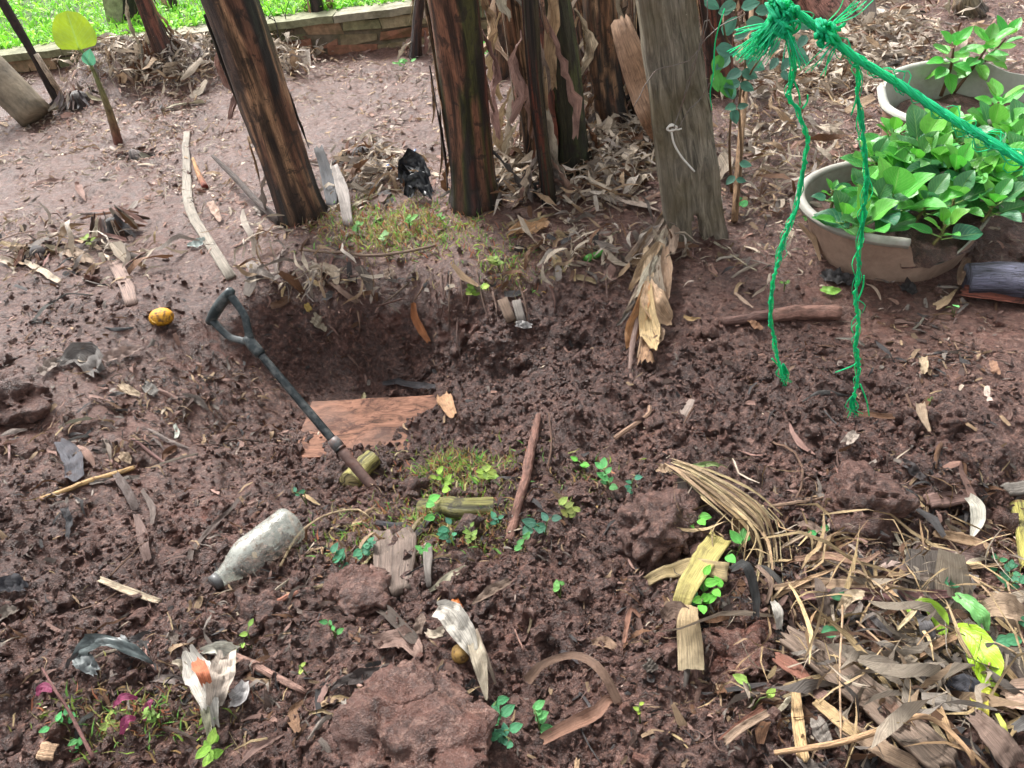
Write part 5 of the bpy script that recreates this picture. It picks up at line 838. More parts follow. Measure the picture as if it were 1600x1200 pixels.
for k, (pts, lab) in enumerate([([(1310, 950, .05), (1305, 1010, .09), (1302, 1080, .08), (1307, 1180, .05)], 'thin straight straw hanging down over the slab'), ([(1340, 920, .05), (1380, 960, .06), (1440, 1040, .06)], 'fine straw running diagonally below the level sheath'), ([(1480, 910, .06), (1520, 945, .06), (1560, 985, .05)], 'fine straw at the right above the tan curled leaf'), ([(1330, 1000, .06), (1400, 1060, .06), (1500, 1110, .05)], 'reddish fine stalk crossing the litter toward the slate leaf'), ([(1470, 1020, .06), (1540, 1040, .07), (1600, 1062, .05)], 'pale runner stem crossing the lime leaf'), ([(1560, 940, .06), (1580, 1010, .05), (1600, 1055, .05)], 'thin pale stem at the right edge of the litter')]): TB('straw', lab, 'straw', pts, [1.8, 1.4], (.48, .33, .2), M_STRAW, sides=5, stiff=True, rough_=0, n=18)
t = thing('lime_leaf', 'bright yellow green wilting leaf blade in the lower right litter', 'leaf', G(1500, 1060))
for pts, w, c_ in [([(1480, 1020, .06), (1500, 1040, .07), (1520, 1070, .06), (1530, 1100, .04)], [20, 40, 46, 22], (.34, .55, .03)), ([(1405, 988, .05), (1430, 985, .06), (1455, 1000, .05), (1462, 1020, .04)], [6, 20, 24, 10], (.30, .52, .05)), ([(1515, 1100, .04), (1530, 1115, .04), (1548, 1115, .03)], [14, 20, 8], (.5, .55, .05)), ([(1515, 1115, .03), (1522, 1130, .03), (1530, 1145, .02)], [20, 26, 12], (.55, .5, .08)), ([(1545, 1140, .03), (1555, 1160, .03), (1562, 1175, .02)], [6, 9, 5], (.5, .5, .1))]: RB('leaf_piece', None, None, pts, w, c_, M_GREEN, .02, .2, .05, .3, parent=t, stiff=True, tilt=.7)
RB('green_leaf', 'mid green narrow leaf above the lime leaf', 'leaf', [(1478, 965, .05), (1495, 980, .06), (1515, 1000, .06), (1528, 1015, .04)], [12, 22, 24, 8], (.16, .42, .12), M_GREEN, .02, stiff=True)
for k, (x, y, lab) in enumerate([(1302, 958, 'round bluish green leaf beside the pale cream leaf'), (1290, 1016, 'oval bluish green leaf with small holes above the slab'), (1590, 1003, 'bluish green leaf cut by the right edge'), (1555, 1032, 'round dull green leaf at the right edge'), (1568, 1030, 'second round green leaf at the right edge'), (1478, 940, 'small green leaf behind the level sheath')]):
    p = G(x, y, .06); mb = MB(); leaf(mb, p-_r*14*mpp(p), p+_r*14*mpp(p), 20*mpp(p), toCam(p, .6), jit((.08, .30, .14)), ny=6, nx=4); mb.build('green_leaf', M_WEED, label=lab, cat='leaf')

# ------------------------------------------------------------ green weeds: each with a stem and leaves
def weed(px, py, label, n=7, sz=13, col=TEAL, spread=26, h=.05, seed=0, grp=None, cat='weed'):
    r_ = random.Random(seed*31+px); b = G(px, py); t = thing('weed', label, cat, b, grp); k = mpp(b); leaves = []
    for s_ in range(max(2, n//3)):
        an = r_.uniform(0, 6.28); e_ = b+np.array([math.cos(an)*spread*k*r_.uniform(.4, 1), math.sin(an)*spread*k*r_.uniform(.4, 1), h*r_.uniform(.5, 1)]); e_[2] = max(e_[2], gz(e_[0], e_[1])+.02); P_ = smooth([b, (b+e_)/2+[0, 0, h*.4], e_], 8); mb = MB(); tube(mb, P_, [.0018, .0012], 5, (.16, .22, .07)); mb.build('stem', M_WEED, t); leaves.append(P_)
    for j in range(n):
        P_ = leaves[j % len(leaves)]; i = 7-(j//len(leaves))*2; o_ = P_[max(1, i)]; an = r_.uniform(0, 6.28); d_ = unit([math.cos(an), math.sin(an), .35]); L_ = sz*k*r_.uniform(.7, 1.2)
        mb = MB(); leaf(mb, o_, o_+d_*L_, L_*.62, (d_[0]*-.3, -.5, 1), jit(col, .3, r_), ny=5, nx=4, bend=-.02); mb.build('leaf', M_WEED, t)
WE = [(540, 885, 'teal leaved weed on the soil right of the bottle', 8, 16, TEAL), (575, 868, 'teal leaved weed left of the bark block', 9, 16, TEAL), (700, 845, 'small round leaved weed behind the bark block', 8, 15, TEAL), (668, 808, 'bright green seedling in front of the cut banana stem', 3, 20, (.14, .5, .10)), (775, 820, 'small weed beside the cut end of the banana stem', 7, 12, TEAL), (660, 880, 'low green sprouts on the top of the bark block', 6, 12, (.12, .4, .1)), (852, 835, 'dark teal sprig left of the big clod', 7, 20, (.08, .24, .15)), (892, 812, 'yellowish green sprig behind the big clod', 8, 14, (.28, .34, .08)), (950, 760, 'green trailing weed behind the big clod', 10, 15, (.11, .38, .12)), (985, 775, 'small trailing weed tip above the big clod', 6, 12, TEAL), (915, 745, 'tiny bright green leaves left of the trailing weed', 3, 14, (.16, .5, .08)), (815, 865, 'small leaf pair below the reddish branch', 4, 14, (.12, .4, .1)), (765, 755, 'pale green uprooted weed clump in front of the pit', 12, 12, (.30, .45, .08)), (700, 765, 'yellow green uprooted weed in front of the pit', 10, 14, (.26, .45, .06)), (735, 850, 'yellow green root weed right of the bark block', 9, 11, (.3, .45, .1)), (480, 790, 'pair of tiny leaves above the bottle base', 3, 10, TEAL), (770, 1130, 'dense dark green sprig beside the bottom clod', 14, 20, (.07, .28, .12)), (785, 1160, 'second dark green sprig at the bottom', 10, 18, (.08, .26, .14)), (845, 1145, 'light green sprig below the long brown leaf strip', 8, 17, (.14, .42, .14)), (1098, 945, 'bright green sprout standing by the yellow stem piece', 10, 22, (.14, .50, .06)), (1075, 955, 'thin green sprig left of the bright green sprout', 6, 14, (.12, .35, .15)), (1150, 872, 'green leaf pair behind the yellow stem piece', 3, 22, (.1, .42, .08)), (1090, 835, 'bright green torn leaf sprig above the yellow stem piece', 3, 22, (.14, .5, .06)), (1555, 900, 'small weed with round leaves at the right above the litter', 8, 15, (.09, .32, .16)), (1570, 925, 'trailing weed at the right edge', 9, 16, (.09, .30, .16)), (1285, 845, 'small two leaved seedling at the right of the brown pointed leaf', 2, 12, (.1, .5, .15)), (110, 1135, 'light green sprout beside the magenta leaves', 6, 14, (.12, .45, .15)), (130, 1180, 'small green sprout at the bottom left', 6, 12, (.12, .42, .12)), (180, 1150, 'low yellowish weed tangle at the lower left', 12, 12, (.3, .4, .1)), (250, 1130, 'low green weed between the magenta leaf and the white torn leaf', 10, 13, (.25, .42, .1)), (330, 1185, 'grass like sprout at the bottom edge below the torn white leaf', 8, 20, (.25, .45, .06)), (395, 1015, 'small pale sprout above the white stained leaf', 4, 14, (.3, .5, .1)), (525, 997, 'tiny green sprout in the lower left centre', 4, 12, (.12, .42, .12)), (480, 1055, 'yellowish small sprout above the reddish stick end', 4, 11, (.35, .5, .1)), (1000, 1130, 'tiny yellow green leaf pair in the bottom centre', 3, 10, (.45, .6, .1)), (1175, 1110, 'yellow green single leaf at the bottom centre right', 2, 20, (.35, .55, .12)), (875, 935, 'tiny green seedling in the lower middle', 3, 12, (.2, .5, .12)), (560, 370, 'low green weed on the bank above the pit', 10, 9, (.16, .42, .1)), (640, 355, 'bright small weed in the middle of the mossy bank', 10, 9, (.2, .5, .1)), (600, 385, 'pale sprout at the edge of the mossy bank', 8, 10, (.3, .5, .2)), (780, 420, 'yellowish weed clump at the bank edge right of the middle stem', 12, 10, (.3, .42, .1)), (750, 460, 'small yellow green weed hanging over the pit wall', 8, 14, (.3, .45, .08)), (690, 350, 'small green weed at the foot of the middle banana stem', 6, 9, (.18, .42, .1)), (1265, 350, 'low green weed left of the muddy tub', 8, 14, (.12, .32, .08)), (1255, 325, 'yellowish leaf weed touching the left strand', 5, 16, (.3, .5, .06)), (630, 105, 'small grass tuft on the far soil in front of the wall', 7, 9, (.12, .42, .08)), (770, 85, 'bright green grass clump behind the middle stem', 16, 18, (.14, .5, .08)), (800, 60, 'tall green grass by the wall behind the banana stems', 16, 18, (.14, .5, .08)), (1490, 495, 'lone upright green leaf on the trodden soil', 1, 12, (.2, .6, .2)), (145, 385, 'yellowish green sprout among the litter at the left', 5, 12, (.35, .5, .1)), (1450, 640, 'tiny sprout on the right clods', 2, 8, (.2, .4, .1)), (1225, 455, 'small weed near the left strand', 3, 9, (.2, .42, .1)), (1150, 335, 'small green leaf pair at the right foot of the wooden post', 3, 11, (.1, .5, .15)), (940, 60, 'green sprig seen between the background stems', 6, 14, (.12, .5, .1)), (925, 50, 'second green sprig between the background stems', 5, 14, (.12, .5, .1))]
for k, (x, y, lab, n_, sz, c_) in enumerate(WE): weed(x, y, lab, n_, sz*1.15, c_, seed=k, spread=sz*1.5)
# vine with bluish green leaves right of the post
t = thing('leafy_vine', 'upright vine with round bluish green leaves right of the wooden post', 'vine', G(1148, 330)); yb = G(1148, 330)[1]
for pts in ([(1148, 345), (1158, 250), (1155, 160), (1165, 90), (1150, 20), (1140, -30)], [(1143, 300), (1140, 220), (1148, 150), (1180, 60), (1190, -20)], [(1155, 180), (1170, 120), (1210, 60), (1230, 20)], [(1158, 90), (1135, 60), (1130, 20)]):
    mb = MB(); tube(mb, smooth([G(pts[0][0], pts[0][1])]+[at_y(a, b, yb-.02) for a, b in pts[1:]], 24), [.007, .004, .003], 7, (.26, .16, .09), rough=.1); mb.build('stem', M_STICK, t)
for x, y, dx, dy, c_ in [(1118, 75, 34, 8, 0), (1148, 60, 26, -14, 0), (1130, 55, 22, -30, 0), (1170, 55, 26, 16, 0), (1140, 88, -22, 22, 0), (1165, 95, 30, 14, 0), (1122, 20, 26, -6, 0), (1158, 12, 30, -8, 0), (1165, 35, 34, 4, 0), (1180, 18, 30, -4, 0), (1150, 5, -26, 12, 0), (1118, 110, 4, 34, 1), (1128, 120, 14, 34, 1), (1125, 85, -8, 34, 1), (1158, 110, -24, 14, 0), (1158, 112, 26, 10, 0), (1156, 128, -26, 8, 0), (1156, 130, 22, 12, 0), (1150, 165, -18, 6, 0), (1152, 168, 18, -4, 0), (1150, 150, -20, -12, 0), (1155, 255, 20, 4, 0), (1148, 275, -14, 14, 0), (1150, 280, 16, 4, 0), (1230, 60, 16, 20, 0), (1240, 75, 20, 16, 0), (1215, 62, -10, 24, 0), (1235, 90, -14, 22, 0), (1205, 40, 18, 20, 0), (1245, 35, 22, 10, 0), (1260, 55, -14, 22, 0), (1250, 85, 14, 16, 0), (1215, 90, -12, 20, 0), (1100, 0, 24, 14, 0), (1195, 5, 24, 12, 0), (1215, 30, -22, 20, 0), (1222, 110, 8, 16, 0), (1145, 170, 6, 24, 0)]:
    o_ = at_y(x, y, yb-.03); e_ = at_y(x+dx, y+dy, yb-.045); mb = MB(); leaf(mb, o_, e_, np.linalg.norm(e_-o_)*.62, toCam(o_, .7), jit((.09, .25, .17) if not c_ else (.08, .30, .06), .2), ny=6, nx=4, bend=.02); mb.build('leaf', M_WEED, t)
TB('stick', 'straight tan stake standing right of the wooden post', 'stake', [(1147, 350), (1152, 290, .25), (1158, 240, .44), (1160, 170, .72)], [5, 5, 4, 4], (.30, .18, .10), stiff=True)

# ------------------------------------------------------------ stumps and dark heaps
ICO5, ICO6 = ico(5), ico(6)
def clod(px, py, wpx, label, nm='soil_clod', cat='soil clod', asp=(1, .8, .62), sub=None, seed=1, col=(.6, .1, .1), amp=.5, m=None, sink=.35):
    p = G(px, py); s_ = wpx/2*mpp(p); V, f = sub or ICO5; n_ = np.array(V); V = n_*np.array(asp); V = V*(1+1.3*(fbm(n_*1.6+seed*9, 3, 3)-.5)[:, None])*s_
    W_ = V+np.stack([vnoise(V*70, 1), vnoise(V*70, 2), vnoise(V*70, 3)], 1)*.01
    md = np.clip(fbm(V*14+seed, 8, 2)*3-1, 0, 1); ck = np.abs(fbm(W_*13+seed*3, 44, 3)-.5)
    V += n_*((domes(W_/.045+seed, 61)*.018*md+domes(W_/.02+seed, 63)*.012*md+domes(W_/.009+seed, 67)*.004+fbm(W_*24, 5, 4)*.035-.022*np.exp(-(ck/.018)**2))-.026)[:, None]; mb = MB(); o_ = p+np.array([0, .3*s_, s_*asp[2]*sink]); mb.add(V+o_, f, col); return mb.build(nm, m or M_CRUMB, origin=p, label=label, cat=cat)
for k, a in enumerate([(640, 1190, 240, 'very large brown crusted soil clod at the bottom edge', (1, .9, .42), (.25, .30, .45), -.25), (1040, 850, 130, 'large crumbly soil clod standing in the middle foreground', (1, .9, .8), (.45, .05, .35), .2), (1165, 1040, 110, 'reddish cracked soil clod beside the square tan leaf piece', (1, .8, .42), (.1, 1.0, .5), .2), (1350, 810, 130, 'big rough soil clod on the right side', (1, .8, .7), (.5, .1, .3), .1), (560, 950, 100, 'brown pitted clod below the bark block', (1, .7, .5), (.3, .3, .4), .1), (415, 985, 90, 'dark crumbly clod below the bottle neck', (1, .9, .5), (.9, 0, .1), -.1), (10, 640, 110, 'dark rounded clod at the left edge', (1.1, .8, .7), (.5, .1, .3), .0), (1420, 670, 56, 'round soil clod right of the hanging strand end', (1, .8, .8), (.5, .1, .2), .1), (1480, 665, 50, 'small rough clod near the right edge', (1, .8, .8), (.5, .15, .3), .1), (640, 775, 46, 'crumbly clod at the foot of the spade', (1, .8, .7), (.7, .1, .1), .1)]): clod(a[0], a[1], a[2], a[3], asp=a[4], col=a[5], seed=k+1, sink=a[6], sub=ICO6 if a[2] > 200 else ICO5 if a[2] > 80 else ICO4)
def stump(px, py, w, h, label, col, seed):
    b = G(px, py); t = thing('banana_stump', label, 'stump', b); s_ = w/2*mpp(b); mb = MB(); P_ = [b-np.array([0, 0, .03]), b+np.array([0, .01, h*.4]), b+np.array([-.01, .02, h])]; tube(mb, smooth([P_[0], b+np.array([0, 0, h*.3]), b+np.array([-.01, .02, h*.6])], 8), [s_*.75, s_*.6, s_*.25], 18, col, True, .5, seed); mb.build('core', M_SHEATH, t); r_ = random.Random(seed)
    for j in range(40):
        an = r_.uniform(0, 6.28); d_ = np.array([math.cos(an), math.sin(an), 0]); mb = MB(); p0 = b+d_*s_*.7+[0, 0, h*r_.uniform(.4, 1.1)]; P_ = smooth([p0, p0+d_*.02-[0, 0, h*.4], b+d_*s_*r_.uniform(1.0, 1.8)+[0, 0, .01]], 8); ribbon(mb, P_, np.array([.008, .02, .008])*r_.uniform(.6, 1.5), d_+[0, -.5, .3], cup=.3, ruff=.1, nx=4, seed=seed+j, col=jit(r_.choice([DG, DB, GREY, PINK, BR, PALE]), .3), torn=1, twist=r_.uniform(-1, 1)); mb.build('peeling_sheath', M_DRY, t)
stump(183, 365, 60, .10, 'black soaked stump left of the bent wooden strip', (.022, .018, .017), 3); stump(566, 250, 66, .08, 'rotten hollow stump between the leaning and the middle stem', (.03, .02, .018), 4); stump(125, 160, 60, .09, 'dark stump buried in litter at the upper left', (.035, .024, .02), 5); stump(460, 65, 60, .07, 'shaggy brown stump before the mossy wall', (.08, .04, .03), 6); stump(62, 400, 50, .05, 'low black rotten stump at the left', (.03, .02, .02), 7); stump(240, 90, 60, .12, 'shaggy stump under the reddish leaning stem', (.05, .03, .025), 8); stump(330, 60, 70, .12, 'shaggy litter covered stump behind the leaning stem', (.07, .04, .03), 9); stump(210, 245, 44, .03, 'grey fibrous root stump below the banana sucker', (.12, .09, .08), 10)
t = thing('black_bag', 'crumpled shiny black plastic bag piece left of the middle stem', 'plastic bag', G(650, 318))
for k, (pts, w) in enumerate([([(632, 300, .03), (650, 290, .07), (672, 300, .05)], [20, 42, 20]), ([(640, 318, .01), (655, 310, .05), (676, 316, .01)], [14, 34, 14])]): RB('fold', None, None, pts, w, (.012, .013, .016), M_BLACK, .012, .5, .15, .3, parent=t, stiff=True, nx=8, tilt=.6)
for k, (pts, lab) in enumerate([([(606, 276, .03), (616, 282, .03), (626, 280, .02)], 'small blue cloth scrap in the litter'), ([(640, 265, .05), (650, 268, .06), (652, 262, .05)], 'blue string tangle above the black bag')]): RB('blue_scrap', lab, 'scrap', pts, [5, 8, 4], (.02, .12, .32), M_FILM, .03, .4, .2, .5)
# roots hanging from the lip of the pit wall
t = thing('hanging_roots', 'thin roots hanging down the back wall of the pit below the middle stem', 'roots', G(700, 450))
for k, (x, y0, y1, dx) in enumerate([(700, 425, 500, -12), (704, 430, 520, -2), (733, 440, 495, -8), (690, 430, 470, 6), (716, 500, 560, 4), (668, 440, 480, -30), (640, 445, 480, -50), (630, 470, 480, -50), (720, 440, 480, 4), (745, 425, 500, 18), (810, 440, 520, 16), (560, 490, 520, 2), (770, 460, 500, 5), (920, 420, 460, -8), (945, 425, 470, 4), (500, 430, 465, 40), (400, 540, 565, 6), (545, 558, 585, 22), (860, 450, 490, 6)]):
    b0_ = G(x, y0); P_ = smooth([G(x, y0, .01), at_t(x+dx*.5+rnd.uniform(-4, 4), (y0+y1)/2, np.linalg.norm(G(x+dx*.5, (y0+y1)/2)-CAMP)-.025), at_t(x+dx, y1, np.linalg.norm(G(x+dx, y1)-CAMP)-.015)], 10); mb = MB(); tube(mb, P_, [.004, .003, .0012], 5, jit((.17, .10, .075), .3), rough=.2, seed=k); mb.build('root', M_STICK, t)

# ------------------------------------------------------------ green rope, close to the camera
tr = .95
def RP(px, py, dt=0): return at_t(px, py, tr+dt)
t = thing('green_rope', 'frayed green nylon rope running from the top knot to the right edge', 'rope', RP(1290, 55))
main = smooth([RP(1680, 305), RP(1600, 252), RP(1480, 180), RP(1400, 128), RP(1345, 95), RP(1300, 62), RP(1262, 32), RP(1225, 5), RP(1190, -25), RP(1150, -60)], 150)
def twist_rope(name, P_, R_, rs, strands=3, pitch=.045, parent=None, col=(0, .42, .16), fuzz=0, seed=0):
    T = np.gradient(P_, axis=0); T /= np.linalg.norm(T, axis=1)[:, None]; L = np.r_[0, np.cumsum(np.linalg.norm(np.diff(P_, axis=0), axis=1))]; a = unit(np.cross(T[0], [0, 1, .3])); mb = MB(); ref = []
    for i in range(len(P_)): a = unit(a-T[i]*np.dot(a, T[i])); ref.append((a, np.cross(T[i], a)))
    for s_ in range(strands):
        Q_ = np.array([P_[i]+R_*(ref[i][0]*math.cos(L[i]/pitch*6.28+s_*6.28/strands)+ref[i][1]*math.sin(L[i]/pitch*6.28+s_*6.28/strands)) for i in range(len(P_))]); tube(mb, Q_, rs, 7, jit(col, .12))
    r_ = np.random.RandomState(seed)
    for k in range(fuzz):
        i = r_.randint(2, len(P_)-12); j = i+r_.randint(4, 10); o_ = r_.normal(0, R_*1.3, 3); tube(mb, smooth([P_[i], (P_[i]+P_[j])/2+o_*2, P_[j]+o_], 6), [.0007, .0005], 4, jit((.03, .8, .4), .2))
    return mb.build(name, M_ROPE, parent)
twist_rope('rope_line', main, .0021, .0024, strands=4, pitch=.07, parent=t, col=(.04, .95, .46), fuzz=150)
for k, (cx, cy, rr, n_) in enumerate([(1298, 55, 18, 5), (1285, 45, 16, 4), (1226, 32, 22, 9), (1218, 18, 18, 6), (1222, 45, 15, 6)]):
    mb = MB(); r_ = np.random.RandomState(k+5)
    for s_ in range(n_):
        ph, el = r_.uniform(0, 6.28), r_.uniform(.4, 1); Q_ = [RP(cx+r_.normal(0, 3)+rr*math.cos(t_+ph)*el, cy+r_.normal(0, 2)+rr*math.sin(t_)*r_.uniform(.7, 1), .012*math.sin(t_*2+ph)-.005*s_/n_) for t_ in np.linspace(0, 5.8, 12)]
        tube(mb, smooth(Q_, 40), [.0014, .0019, .0014], 6, jit((.03, .85, .42), .2))
    mb.build('knot_loop', M_ROPE, t)
for k, (x0_, y0_, x1_, y1_, sp_, n_) in enumerate([(1236, 15, 1170, 88, 16, 60), (1215, 22, 1180, 80, 12, 34), (1225, 40, 1245, 105, 10, 16), (1300, 40, 1345, 5, 12, 10), (1310, 62, 1280, 115, 14, 8), (1200, 40, 1170, 55, 14, 14)]):
    mb = MB(); r_ = np.random.RandomState(k+50)
    for s_ in range(n_):
        o_ = r_.normal(0, 1, 2); m_ = ((x0_+x1_)/2+o_[0]*sp_*.5+r_.normal(0, 3), (y0_+y1_)/2+o_[1]*sp_*.3+r_.normal(0, 3)); tube(mb, smooth([RP(x0_+o_[0]*3, y0_+o_[1]*3, -.005), RP(*m_, r_.uniform(-.02, .01)), RP(x1_+o_[0]*sp_, y1_+o_[1]*sp_*.5, r_.uniform(-.03, .02))], 8), [.0007, .0005], 4, jit((.04, .9, .48), .25))
    mb.build('frayed_end', M_ROPE, t)
for k, (pts, lab) in enumerate([([(1236, 60), (1240, 95), (1238, 125), (1232, 150), (1250, 175), (1256, 200), (1262, 220), (1258, 250), (1252, 280), (1245, 320), (1225, 370), (1218, 400), (1208, 440), (1204, 490), (1205, 510), (1212, 540), (1218, 570), (1224, 590)], 'thin wavy green strand hanging on the left, down to the loose soil'), ([(1330, 85), (1342, 115), (1340, 150), (1347, 190), (1350, 230), (1354, 280), (1350, 330), (1346, 370), (1340, 400), (1342, 430), (1336, 460), (1340, 500), (1338, 540), (1342, 580), (1336, 610), (1332, 640)], 'long green strand hanging on the right in front of the muddy tub')]):
    o_ = thing('green_strand', lab, 'rope', RP(*pts[0])); P0 = RP(*pts[0]); zz = P0[1]
    P_ = smooth([at_y(a, b, zz+.004*math.sin(i)) for i, (a, b) in enumerate(pts)], 110); P_ += np.random.RandomState(k).normal(0, .0009, P_.shape)
    twist_rope('strand', P_, .0012, .0014, 2, .03, o_, (.03, .85, .40), 90, k); mb = MB(); e_ = pts[-1]; r_ = np.random.RandomState(k)
    for s_ in range(12): tube(mb, smooth([at_y(e_[0], e_[1]-22, zz), at_y(e_[0]+r_.normal(0, 5), e_[1]-5, zz), at_y(e_[0]+r_.normal(0, 9), e_[1]+r_.uniform(-3, 14), zz)], 6), [.0009, .0006], 4, jit((.01,.75,.35), .2))
    mb.build('frayed_tip', M_ROPE, o_)
    for (x, y, dx, dy) in ([(1240, 125, 10, 40), (1206, 560, 24, 30), (1254, 170, 8, -22)] if k == 0 else [(1345, 560, -40, 22), (1340, 470, 10, -40), (1344, 600, 14, 50), (1338, 120, -8, 60)]):
        mb = MB(); tube(mb, smooth([at_y(x, y, zz), at_y(x+dx*.4+4, y+dy*.5, zz), at_y(x+dx, y+dy, zz)], 10), [.0012, .0009], 5, (.01, .7, .32)); mb.build('loose_thread', M_ROPE, o_)
mb = MB(); p0 = at_y(1112, 20, B0[1]-.04); tube(mb, smooth([on_post(1126, 10, .03), on_post(1112, 60, .03), on_post(1109, 110, .03), on_post(1104, 140, .03), on_post(1107, 168, .03)], 16), [.0022, .0018], 5, (.01, .7, .32)); mb.build('green_thread', M_ROPE, label='single green thread hanging in front of the wooden post', cat='thread')
print('heroes', time.time()-T0)

# ------------------------------------------------------------ countable litter: single leaves placed one by one in each part of the plot
ZONES = [  # name of place, centre, half size, number, width range px, length range px, colours
 ('in the dry litter between the dark green stem and the wooden post', (975, 225), (65, 75), 55, (7, 20), (30, 90), [PALE, PALE, GREY, TAN, PINK]),
 ('in the dry litter around the feet of the two thick stems', (800, 290), (75, 50), 30, (5, 13), (25, 70), [PALE, GREY, TAN, DG]),
 ('in the litter heap at the upper left behind the banana sucker', (245, 100), (90, 55), 50, (3, 8), (18, 50), [PALE, PALE, PINK, GREY, PALE]),
 ('in the litter behind the green rope at the upper right', (1330, 90), (110, 65), 42, (6, 18), (30, 110), [PALE, GREY, TAN, PINK]),
 ('around the rotten stump between leaning and middle stem', (590, 275), (65, 40), 28, (4, 11), (20, 55), [PALE, GREY, TAN, PALE]),
 ('in the litter pile at the lower right corner', (1420, 1060), (200, 130), 110, (3, 9), (45, 140), [TAN, BR, STRAW, PALE, DG, (.25, .15, .1), STRAW, DB]),
 ('on the bank lip left of the dry leaf bunch', (900, 400), (110, 40), 34, (4, 11), (18, 50), [PALE, TAN, GREY, PINK]),
 ('on the bank lip above the spade', (440, 400), (90, 55), 30, (5, 12), (18, 45), [PALE, PINK, GREY, TAN]),
 ('among the litter at the left edge of the plot', (90, 400), (100, 90), 40, (4, 11), (25, 70), [PALE, PINK, DG, GREY, BR]),
 ('on the left slope above the bottle', (180, 660), (170, 120), 55, (5, 13), (22, 60), [DG, BR, PINK, DG, GREY, DB]),
 ('around the foot of the wooden post', (1150, 400), (90, 55), 26, (4, 10), (20, 55), [PALE, PINK, TAN]),
 ('on the soil around the muddy tub', (1430, 480), (170, 60), 30, (4, 10), (16, 40), [PALE, PINK, GREY, BR]),
 ('among the weeds right of the bottle', (620, 850), (170, 70), 44, (4, 12), (25, 70), [TAN, BR, DG, PALE, STRAW]),
 ('on the foreground soil at the lower left', (300, 1060), (290, 120), 44, (5, 14), (22, 70), [BR, DG, DB, PINK, GREY]),
 ('on the loose soil at the right', (1350, 720), (230, 120), 34, (4, 12), (20, 60), [BR, PINK, DG, DB, TAN]),
 ('on the foreground soil in the lower middle', (900, 1050), (220, 120), 26, (4, 12), (20, 55), [BR, DG, PINK, TAN]),
 ('right of the straw bundle above the lower right litter', (1330, 900), (150, 40), 30, (4, 10), (30, 100), [TAN, BR, PALE, DG]),
]
CN = {PALE: 'pale', GREY: 'grey', TAN: 'tan', PINK: 'pinkish', DG: 'blackish', BR: 'brown', STRAW: 'straw coloured', DB: 'dark brown', (.25, .15, .1): 'reddish brown'}
LM = [(352, 200, 'the big leaning stem'), (477, 330, 'the foot of the leaning stem'), (745, 300, 'the foot of the middle stem'), (893, 250, 'the foot of the dark green stem'), (855, 310, 'the narrow blackish stem'), (962, 200, 'the ragged background stem'), (1000, 120, 'the big tan sheath'), (1050, 200, 'the white cord'), (1090, 370, 'the foot of the wooden post'), (1020, 450, 'the dead leaf bunch'), (120, 60, 'the banana sucker leaf'), (180, 215, 'the foot of the banana sucker'), (60, 180, 'the leaning log'), (240, 60, 'the reddish leaning stem'), (196, 70, 'the concrete post'), (500, 60, 'the stump by the wall'), (295, 230, 'the top of the bent wooden strip'), (360, 430, 'the lower end of the bent strip'), (183, 350, 'the black stump'), (62, 400, 'the low black stump'), (190, 445, 'the sunken slat'), (255, 500, 'the yellow fruit'), (345, 480, 'the spade handle'), (460, 620, 'the spade shaft'), (600, 660, 'the old board'), (655, 510, 'the orange bark strip'), (650, 310, 'the black bag'), (566, 240, 'the rotten hollow stump'), (828, 362, 'the maple shaped leaf'), (935, 400, 'the cut green stalk'), (1155, 200, 'the leafy vine'), (1210, 400, 'the left green strand'), (1215, 580, 'the tip of the left strand'), (1340, 600, 'the tip of the right strand'), (1225, 20, 'the rope knot'), (1300, 60, 'the second rope loop'), (1360, 150, 'the back tub'), (1300, 350, 'the muddy tub'), (1430, 440, 'the base of the muddy tub'), (1550, 440, 'the bluish banana log'), (1255, 500, 'the thick broken stick'), (1300, 450, 'the small bright green leaf'), (1490, 495, 'the lone upright green leaf'), (140, 757, 'the yellowish stick'), (205, 930, 'the pale split stick'), (410, 860, 'the bottle'), (110, 710, 'the bluish black leaf'), (130, 570, 'the large grey flat leaf'), (20, 640, 'the left edge clod'), (180, 1035, 'the grey plastic scrap'), (95, 1105, 'the magenta leaves'), (345, 1080, 'the stained torn leaf'), (420, 1050, 'the reddish grey stick'), (640, 1130, 'the very large clod'), (720, 1010, 'the white torn leaf'), (712, 945, 'the orange peel'), (617, 880, 'the bark block'), (715, 800, 'the cut yellowish stem'), (555, 745, 'the yellow cut stem end'), (820, 740, 'the reddish branch'), (1040, 830, 'the big crumbly clod'), (1130, 790, 'the straw bundle head'), (1190, 880, 'the straw bundle end'), (1100, 900, 'the yellow stem piece'), (1078, 1020, 'the square tan leaf'), (1160, 1040, 'the reddish cracked clod'), (900, 1060, 'the arching leaf strip'), (920, 1130, 'the long brown leaf strip'), (1350, 810, 'the big rough clod'), (1450, 665, 'the two round clods'), (1515, 820, 'the white curled leaf'), (1480, 788, 'the reddish bark slab'), (1590, 840, 'the yellow green stem'), (1330, 932, 'the level tan sheath'), (1320, 975, 'the cream leaf square'), (1350, 1110, 'the diagonal stem slab'), (1242, 1140, 'the upright straw stalk'), (1350, 1180, 'the arching vine'), (1510, 1060, 'the lime leaf'), (1495, 1105, 'the slate leaf'), (1580, 1125, 'the pale pinkish leaf'), (1550, 990, 'the tan curled leaf'), (1560, 1180, 'the mottled sheath'), (1455, 1040, 'the broken brown stalk'), (775, 1140, 'the dark green sprig'), (1420, 880, 'the greyish purple sheath')]
USED = set()
